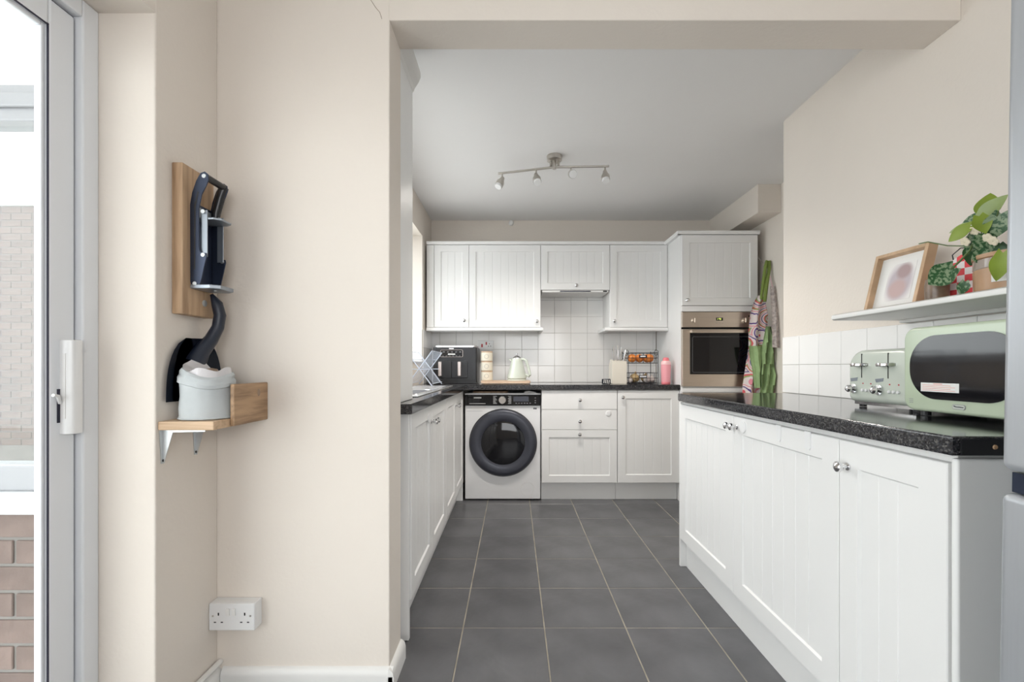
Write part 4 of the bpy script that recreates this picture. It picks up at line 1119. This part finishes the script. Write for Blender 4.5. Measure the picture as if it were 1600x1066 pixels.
# image-left is +y and a little -x ; image-right is -y
LF = Vector((-0.25, 0.9, 0)); RT = -LF; UP = Vector((0, 0, 1))
leaf(pp(1541, 337, 1.30), UP + RT * 0.15, 0.062, 0.030, 'leaf_lime', nrm=(-0.7, -0.6, -0.2))
leaf(pp(1531, 340, 1.28), RT + UP * 0.75, 0.070, 0.022, 'leaf_pale')
leaf(pp(1534, 334, 1.29), LF + UP * -0.35, 0.062, 0.014, 'leaf_variegated')
leaf(pp(1524, 347, 1.28), LF + UP * -0.10, 0.070, 0.012, 'leaf_pale', False)
leaf(pp(1530, 338, 1.245), RT * .35 - UP, 0.050, 0.022, 'leaf_lime')
leaf(pp(1516, 353, 1.25), LF - UP * 0.45, 0.064, 0.020, 'leaf_lime')
leaf(pp(1564, 334, 1.27), LF * .35 - UP, 0.066, 0.030, 'leaf_variegated')
leaf(pp(1522, 366, 1.27), LF * 0.25 - UP, 0.055, 0.020, 'leaf_variegated')
leaf(pp(1534, 366, 1.27), RT * 0.3 - UP, 0.060, 0.026, 'leaf_variegated')
leaf(pp(1544, 382, 1.28), RT * 0.1 - UP, 0.060, 0.034, 'leaf_dark')
leaf(pp(1530, 382, 1.30), LF * 0.4 - UP, 0.060, 0.030, 'leaf_dark')
leaf(pp(1556, 385, 1.30), RT * 0.1 - UP, 0.060, 0.034, 'leaf_dark')
leaf(pp(1530, 392, 1.26), RT * 0.4 - UP, 0.045, 0.022, 'leaf_variegated')
leaf(pp(1567, 395, 1.22), LF * 0.2 - UP, 0.070, 0.022, 'leaf_lime')
leaf(pp(1489, 418, 1.27), LF - UP * 0.55, 0.080, 0.037, 'leaf_variegated', nrm=(-0.6, -0.8, 0.05))
leaf(pp(1508, 440, 1.235), LF * 0.3 - UP, 0.038, 0.015, 'leaf_variegated')
for pts in ([pp(1525, 372, 1.28), pp(1515, 392, 1.26), pp(1500, 408, 1.26), pp(1487, 420, 1.27)], [pp(1535, 410, 1.33), pp(1532, 370, 1.30), pp(1540, 335, 1.30)], [pp(1540, 405, 1.33), pp(1548, 370, 1.29), pp(1560, 330, 1.26)], [pp(1528, 410, 1.32), pp(1522, 375, 1.29), pp(1512, 356, 1.27)], [pp(1518, 385, 1.33), pp(1480, 384, 1.36), pp(1450, 378, 1.36), pp(1436, 381, 1.36)]):
    obj('stem', tube(BM(), [p - LV for p in pts], 0.0028 if len(pts) == 4 and pts[0].x < 1.3 else 0.0018, 6), 'stem_green', pl, smooth=True)
for (a, c, X) in ((1543, 372, 1.26), (1552, 377, 1.26), (1522, 361, 1.255), (1508, 378, 1.25)):
    p = pp(a, c, X) - LV
    b = BM(); mxp = Matrix.Translation(p)
    for k in range(5):
        an = k * 2 * math.pi / 5
        lathe(b, [(0, -0.002), (0.006, -0.001), (0.007, 0.001), (0, 0.003)], 8, mxp @ Matrix.Rotation(R(60), 4, 'Y') @ Matrix.Translation((0.007 * math.cos(an), 0.007 * math.sin(an), 0)))
    obj('flower', b, 'flower_cream', pl, smooth=True)

# ------------------------------------------------------------------ fridge (faces -x)
fr = thing('fridge_freezer', 'tall silver grey fridge freezer at the right edge', 'fridge', (0.80, 0.7655, 0.0090), -90)
fr.rotation_euler = (0, R(0.9), R(-90))
obj('cabinet', box(BM(), 0.004, 0.60, 0.062, 0.64, 0.03, 1.85, 0.006), 'fridge_silver', fr)
d1 = obj('upper_door', box(BM(), 0, 0.604, 0, 0.058, 0.878, 1.85, 0.014, 4), 'fridge_silver', fr, smooth=True)
d2 = obj('lower_door', box(BM(), 0, 0.604, 0, 0.058, 0.045, 0.842, 0.014, 4), 'fridge_silver', fr, smooth=True)
obj('handle_recess', box(BM(), 0.012, 0.592, 0.010, 0.064, 0.844, 0.876), 'navy_steel', fr)
for x in (0.05, 0.55):
    for y in (0.1, 0.58): obj('foot', cyl(BM(), (x, y, 0.0005), (x, y, 0.032), 0.02), 'black_plastic', fr)

# ------------------------------------------------------------------ left wall: board, can crusher, little shelf
bo = thing('backing_board', 'oak board screwed to the side wall behind the can crusher', 'board', (XD + 0.0005, 1.298, 1.208), 90)
obj('plank', box(BM(), 0, 0.137, -0.031, 0, 0, 0.433, 0.003), 'oak_up', bo)
obj('screw', lathe(BM(), [(0.010, 0), (0.010, 0.002), (0.004, 0.003), (0, 0.003)], 18, Matrix.Translation((0.092, -0.031, 0.042)) @ Matrix.Rotation(R(90), 4, 'X')), 'zinc', bo, smooth=True)

cc = thing('can_crusher', 'dark blue steel can crusher with black handle mounted on the oak board', 'can crusher', (XD + 0.032, 1.330, 1.285), 90)
# local: x along the wall (away from camera), -y out from the board, z up
obj('back_channel', prism(BM(), rrect(0.004, 0.084, 0.0, 0.255, 0.004, 3), -0.006, -0.0005, 'xz', 0.001), 'navy_steel', cc)
arm = [(0.000, 0.020), (-0.004, 0.006), (-0.014, 0.000), (-0.026, 0.006), (-0.030, 0.018), (-0.048, 0.095), (-0.046, 0.104), (-0.028, 0.106), (-0.024, 0.120), (-0.024, 0.235), (-0.032, 0.275), (-0.046, 0.300), (-0.054, 0.318), (-0.052, 0.334), (-0.042, 0.342), (-0.030, 0.338), (-0.018, 0.315), (-0.006, 0.280), (0.000, 0.245)]
for x in (-0.002, 0.086):
    a = obj('side_arm', prism(BM(), arm, x, x + 0.004, 'yz', 0.001, 1), 'navy_steel', cc)
    sx = x - 0.0006 if x < 0.05 else x + 0.004
    obj('arm_groove', prism(BM(), [(-0.011, 0.055), (-0.015, 0.055), (-0.017, 0.24), (-0.026, 0.282), (-0.022, 0.284), (-0.012, 0.245)], sx, sx + 0.0012, 'yz'), 'black_plastic', a)
    for (y, z) in ((-0.041, 0.328), (-0.038, 0.098), (-0.014, 0.014)):
        obj('rivet', cyl(BM(), (x - 0.002, y, z), (x + 0.0065, y, z), 0.006, n=14), 'zinc', a)
for x in (0.006, 0.079):
    obj('link_plate', box(BM(), x, x + 0.003, -0.045, -0.026, 0.094, 0.232, 0.001), 'grey_steel', cc)
    obj('link_pin', cyl(BM(), (x - 0.006, -0.035, 0.226), (x + 0.006, -0.035, 0.226), 0.006, n=14), 'zinc', cc)
obj('handle', tube(BM(), [(0.0, -0.042, 0.328), (0.088, -0.042, 0.328)], 0.010, 14), 'black_plastic', cc, smooth=True)
obj('handle_sleeve', tube(BM(), [(0.088, -0.042, 0.330), (0.088, -0.030, 0.295), (0.088, -0.018, 0.25), (0.088, -0.016, 0.225)], [0.013, 0.013, 0.012, 0.010], 12), 'black_plastic', cc, smooth=True)
obj('upper_jaw', prism(BM(), [(0.008, -0.006), (0.078, -0.006), (0.078, -0.060), (0.066, -0.078), (0.020, -0.078), (0.008, -0.060)], 0.205, 0.211, 'xy', 0.001), 'grey_steel', cc)
obj('jaw_plate', box(BM(), 0.010, 0.076, -0.010, -0.006, 0.205, 0.245), 'grey_steel', cc)
lj = obj('lower_jaw', prism(BM(), [(-0.004, -0.002), (0.090, -0.002), (0.090, -0.058), (0.074, -0.080), (0.012, -0.080), (-0.004, -0.058)], 0.000, 0.012, 'xy', 0.002), 'grey_steel', cc)
obj('jaw_bolt', cyl(BM(), (0.042, -0.045, -0.002), (0.042, -0.045, 0.002), 0.004, n=10), 'zinc', lj)

SW = thing('corner_shelf', 'small oak shelf with upright side plank on steel brackets', 'shelf', (0, 0, 0))
HZ = 0.906
obj('board', box(BM(), XD + 0.001, -0.823, 1.247, YP0 - 0.001, HZ - 0.024, HZ, 0.002), 'oak_along_x', SW)
sp_ = obj('side_plank', box(BM(), -0.8225, -0.810, 1.318, YP0 - 0.001, 0.884, 1.006, 0.003), 'oak_plank', SW)
obj('knot', lathe(BM(), [(0.012, 0), (0.010, 0.0008), (0, 0.001)], 14, Matrix.Translation((-0.810, 1.445, 0.975)) @ Matrix.Rotation(R(90), 4, 'Y'), squash=0.7), 'vase_brown', sp_)
for y, x0 in ((1.264, 0), (1.395, 0)):
    bk_ = obj('bracket', prism(BM(), [(XD + 0.0005, HZ - 0.0245), (XD + 0.0005, HZ - 0.118), (XD + 0.005, HZ - 0.118), (XD + 0.030, HZ - 0.032), (XD + 0.12, HZ - 0.030), (XD + 0.12, HZ - 0.0245)], y - 0.0015, y + 0.0015, 'xz'), 'zinc', SW)
    obj('bracket_strip', prism(BM(), [(y - 0.012, HZ - 0.0245), (y + 0.012, HZ - 0.0245), (y + 0.006, HZ - 0.118), (y - 0.006, HZ - 0.118)], XD + 0.0005, XD + 0.003, 'yz'), 'zinc', SW)
    obj('screw', cyl(BM(), (XD + 0.002, y, HZ - 0.110), (XD + 0.006, y, HZ - 0.110), 0.004, n=10), 'black_plastic', SW)

# fabric basket
fb_ = thing('fabric_basket', 'crumpled grey canvas basket with a bag liner on the oak shelf', 'basket', (-0.8965, 1.332, HZ + 0.001))
b = BM()
prof = [(0.0, 0.0), (0.068, 0.0), (0.0705, 0.004), (0.0685, 0.008), (0.069, 0.03), (0.0675, 0.06), (0.066, 0.085), (0.066, 0.098), (0.071, 0.101), (0.072, 0.112), (0.067, 0.120), (0.068, 0.130), (0.062, 0.138), (0.054, 0.134), (0.050, 0.120), (0, 0.116)]
lathe(b, prof, 40)
for v in b.verts:
    if v.co.z > 0.006:
        a = math.atan2(v.co.y, v.co.x); k = v.co.z / 0.13
        f = 1 + 0.035 * k * math.sin(3 * a + 9 * v.co.z / 0.1) + 0.02 * k * math.sin(7 * a - 14 * v.co.z / 0.1)
        v.co.x *= f; v.co.y *= f; v.co.z += 0.010 * k * math.sin(2 * a + 0.8) - 0.016 * k * max(0, math.cos(a))
obj('canvas', b, 'canvas_grey', fb_, smooth=True)
obj('base_piping', tube(BM(), [(0.0705 * math.cos(a), 0.0705 * math.sin(a), 0.003) for a in [k * math.pi / 18 for k in range(36)]], 0.0022, 6, True), 'canvas_grey', fb_, smooth=True)
b = BM()
rg = []
for (r, z, am) in ((0.056, 0.105, 0.0), (0.060, 0.130, 0.008), (0.058, 0.146, 0.018), (0.050, 0.142, 0.012), (0.03, 0.128, 0.006)):
    rg.append([b.verts.new((r * math.cos(t) * (1 + 0.06 * math.sin(6 * t)), r * math.sin(t) * (1 + 0.06 * math.cos(5 * t)), z + am * (0.7 * math.sin(2 * t + 2.2) + 0.35 * math.sin(3 * t) + 0.25 * math.cos(5 * t)) - 0.012 * math.cos(t))) for t in [k * 2 * math.pi / 48 for k in range(48)]])
for A, B_ in zip(rg, rg[1:]):
    for i in range(48): b.faces.new((A[i], A[(i + 1) % 48], B_[(i + 1) % 48], B_[i]))
b.faces.new(rg[-1])
obj('bag_liner', b, 'plastic_bag', fb_, smooth=True)
obj('contents', lathe(BM(), [(0, -0.012), (0.014, -0.008), (0.020, 0), (0.014, 0.009), (0, 0.012)], 16, Matrix.Translation((0.022, -0.015, 0.134))), 'vase_brown', fb_, smooth=True)

# dustpan standing behind the basket
dp = thing('dustpan', 'dark navy dustpan standing upright behind the canvas basket', 'dustpan', (XD + 0.004, 1.43, HZ + 0.001))
b = BM()
# curved pan: blade bottom edge near the shelf, hood at the top; local x out from the side wall, y along it
nu, nv = 14, 10
grid = []
for i in range(nv + 1):
    t_ = i / nv
    z = 0.050 + 0.185 * t_
    halfw = 0.100 * math.sqrt(max(0.04, 1 - (t_ / 1.02) ** 2.6))
    row = []
    for j in range(nu + 1):
        u_ = -1 + 2 * j / nu
        ywall = -0.066 + u_ * halfw
        depth = 0.004 + 0.045 * max(0, u_ - 0.25) ** 1.3 + 0.010 * max(0, -u_ - 0.75)
        row.append(b.verts.new((depth, ywall, z)))
    grid.append(row)
for i in range(nv):
    for j in range(nu): b.faces.new((grid[i][j], grid[i][j + 1], grid[i + 1][j + 1], grid[i + 1][j]))
bmesh.ops.solidify(b, geom=b.faces[:], thickness=0.0035)
obj('pan', b, 'navy_plastic', dp, smooth=True)
b = tube(BM(), [(0.014, -0.062, 0.160), (0.022, -0.046, 0.195), (0.040, -0.026, 0.235), (0.052, -0.014, 0.272), (0.056, -0.010, 0.310), (0.049, -0.013, 0.345), (0.036, -0.020, 0.374)], [0.030, 0.024, 0.019, 0.017, 0.017, 0.016, 0.005], 12)
obj('handle', b, 'navy_plastic', dp, smooth=True)

# double wall socket
so = thing('wall_socket', 'white double socket box low on the partition wall corner', 'socket', (-0.903, YP0 - 0.0005, 0.255))
obj('back_box', box(BM(), -0.073, 0.073, -0.034, 0, -0.043, 0.043, 0.002), 'white_plastic', so)
obj('face_plate', box(BM(), -0.0735, 0.0735, -0.044, -0.034, -0.0435, 0.0435, 0.004, 3), 'white_plastic', so, smooth=True)
for x in (-0.012, 0.007): obj('rocker_switch', box(BM(), x - 0.006, x + 0.006, -0.0475, -0.043, 0.006, 0.028, 0.001), 'gloss_white', so)
for s_ in (-1, 1):
    for x, z, a, b_ in ((0.042, 0.010, 0.002, 0.0045), (0.031, -0.016, 0.0035, 0.0015), (0.053, -0.016, 0.0035, 0.0015)):
        obj('pin_hole', box(BM(), s_ * x - a, s_ * x + a, -0.0446, -0.043, z - b_, z + b_), 'dark_void', so)
    obj('fixing_screw', cyl(BM(), (s_ * 0.060, -0.0448, 0.004), (s_ * 0.060, -0.043, 0.004), 0.003, n=10), 'nickel', so)
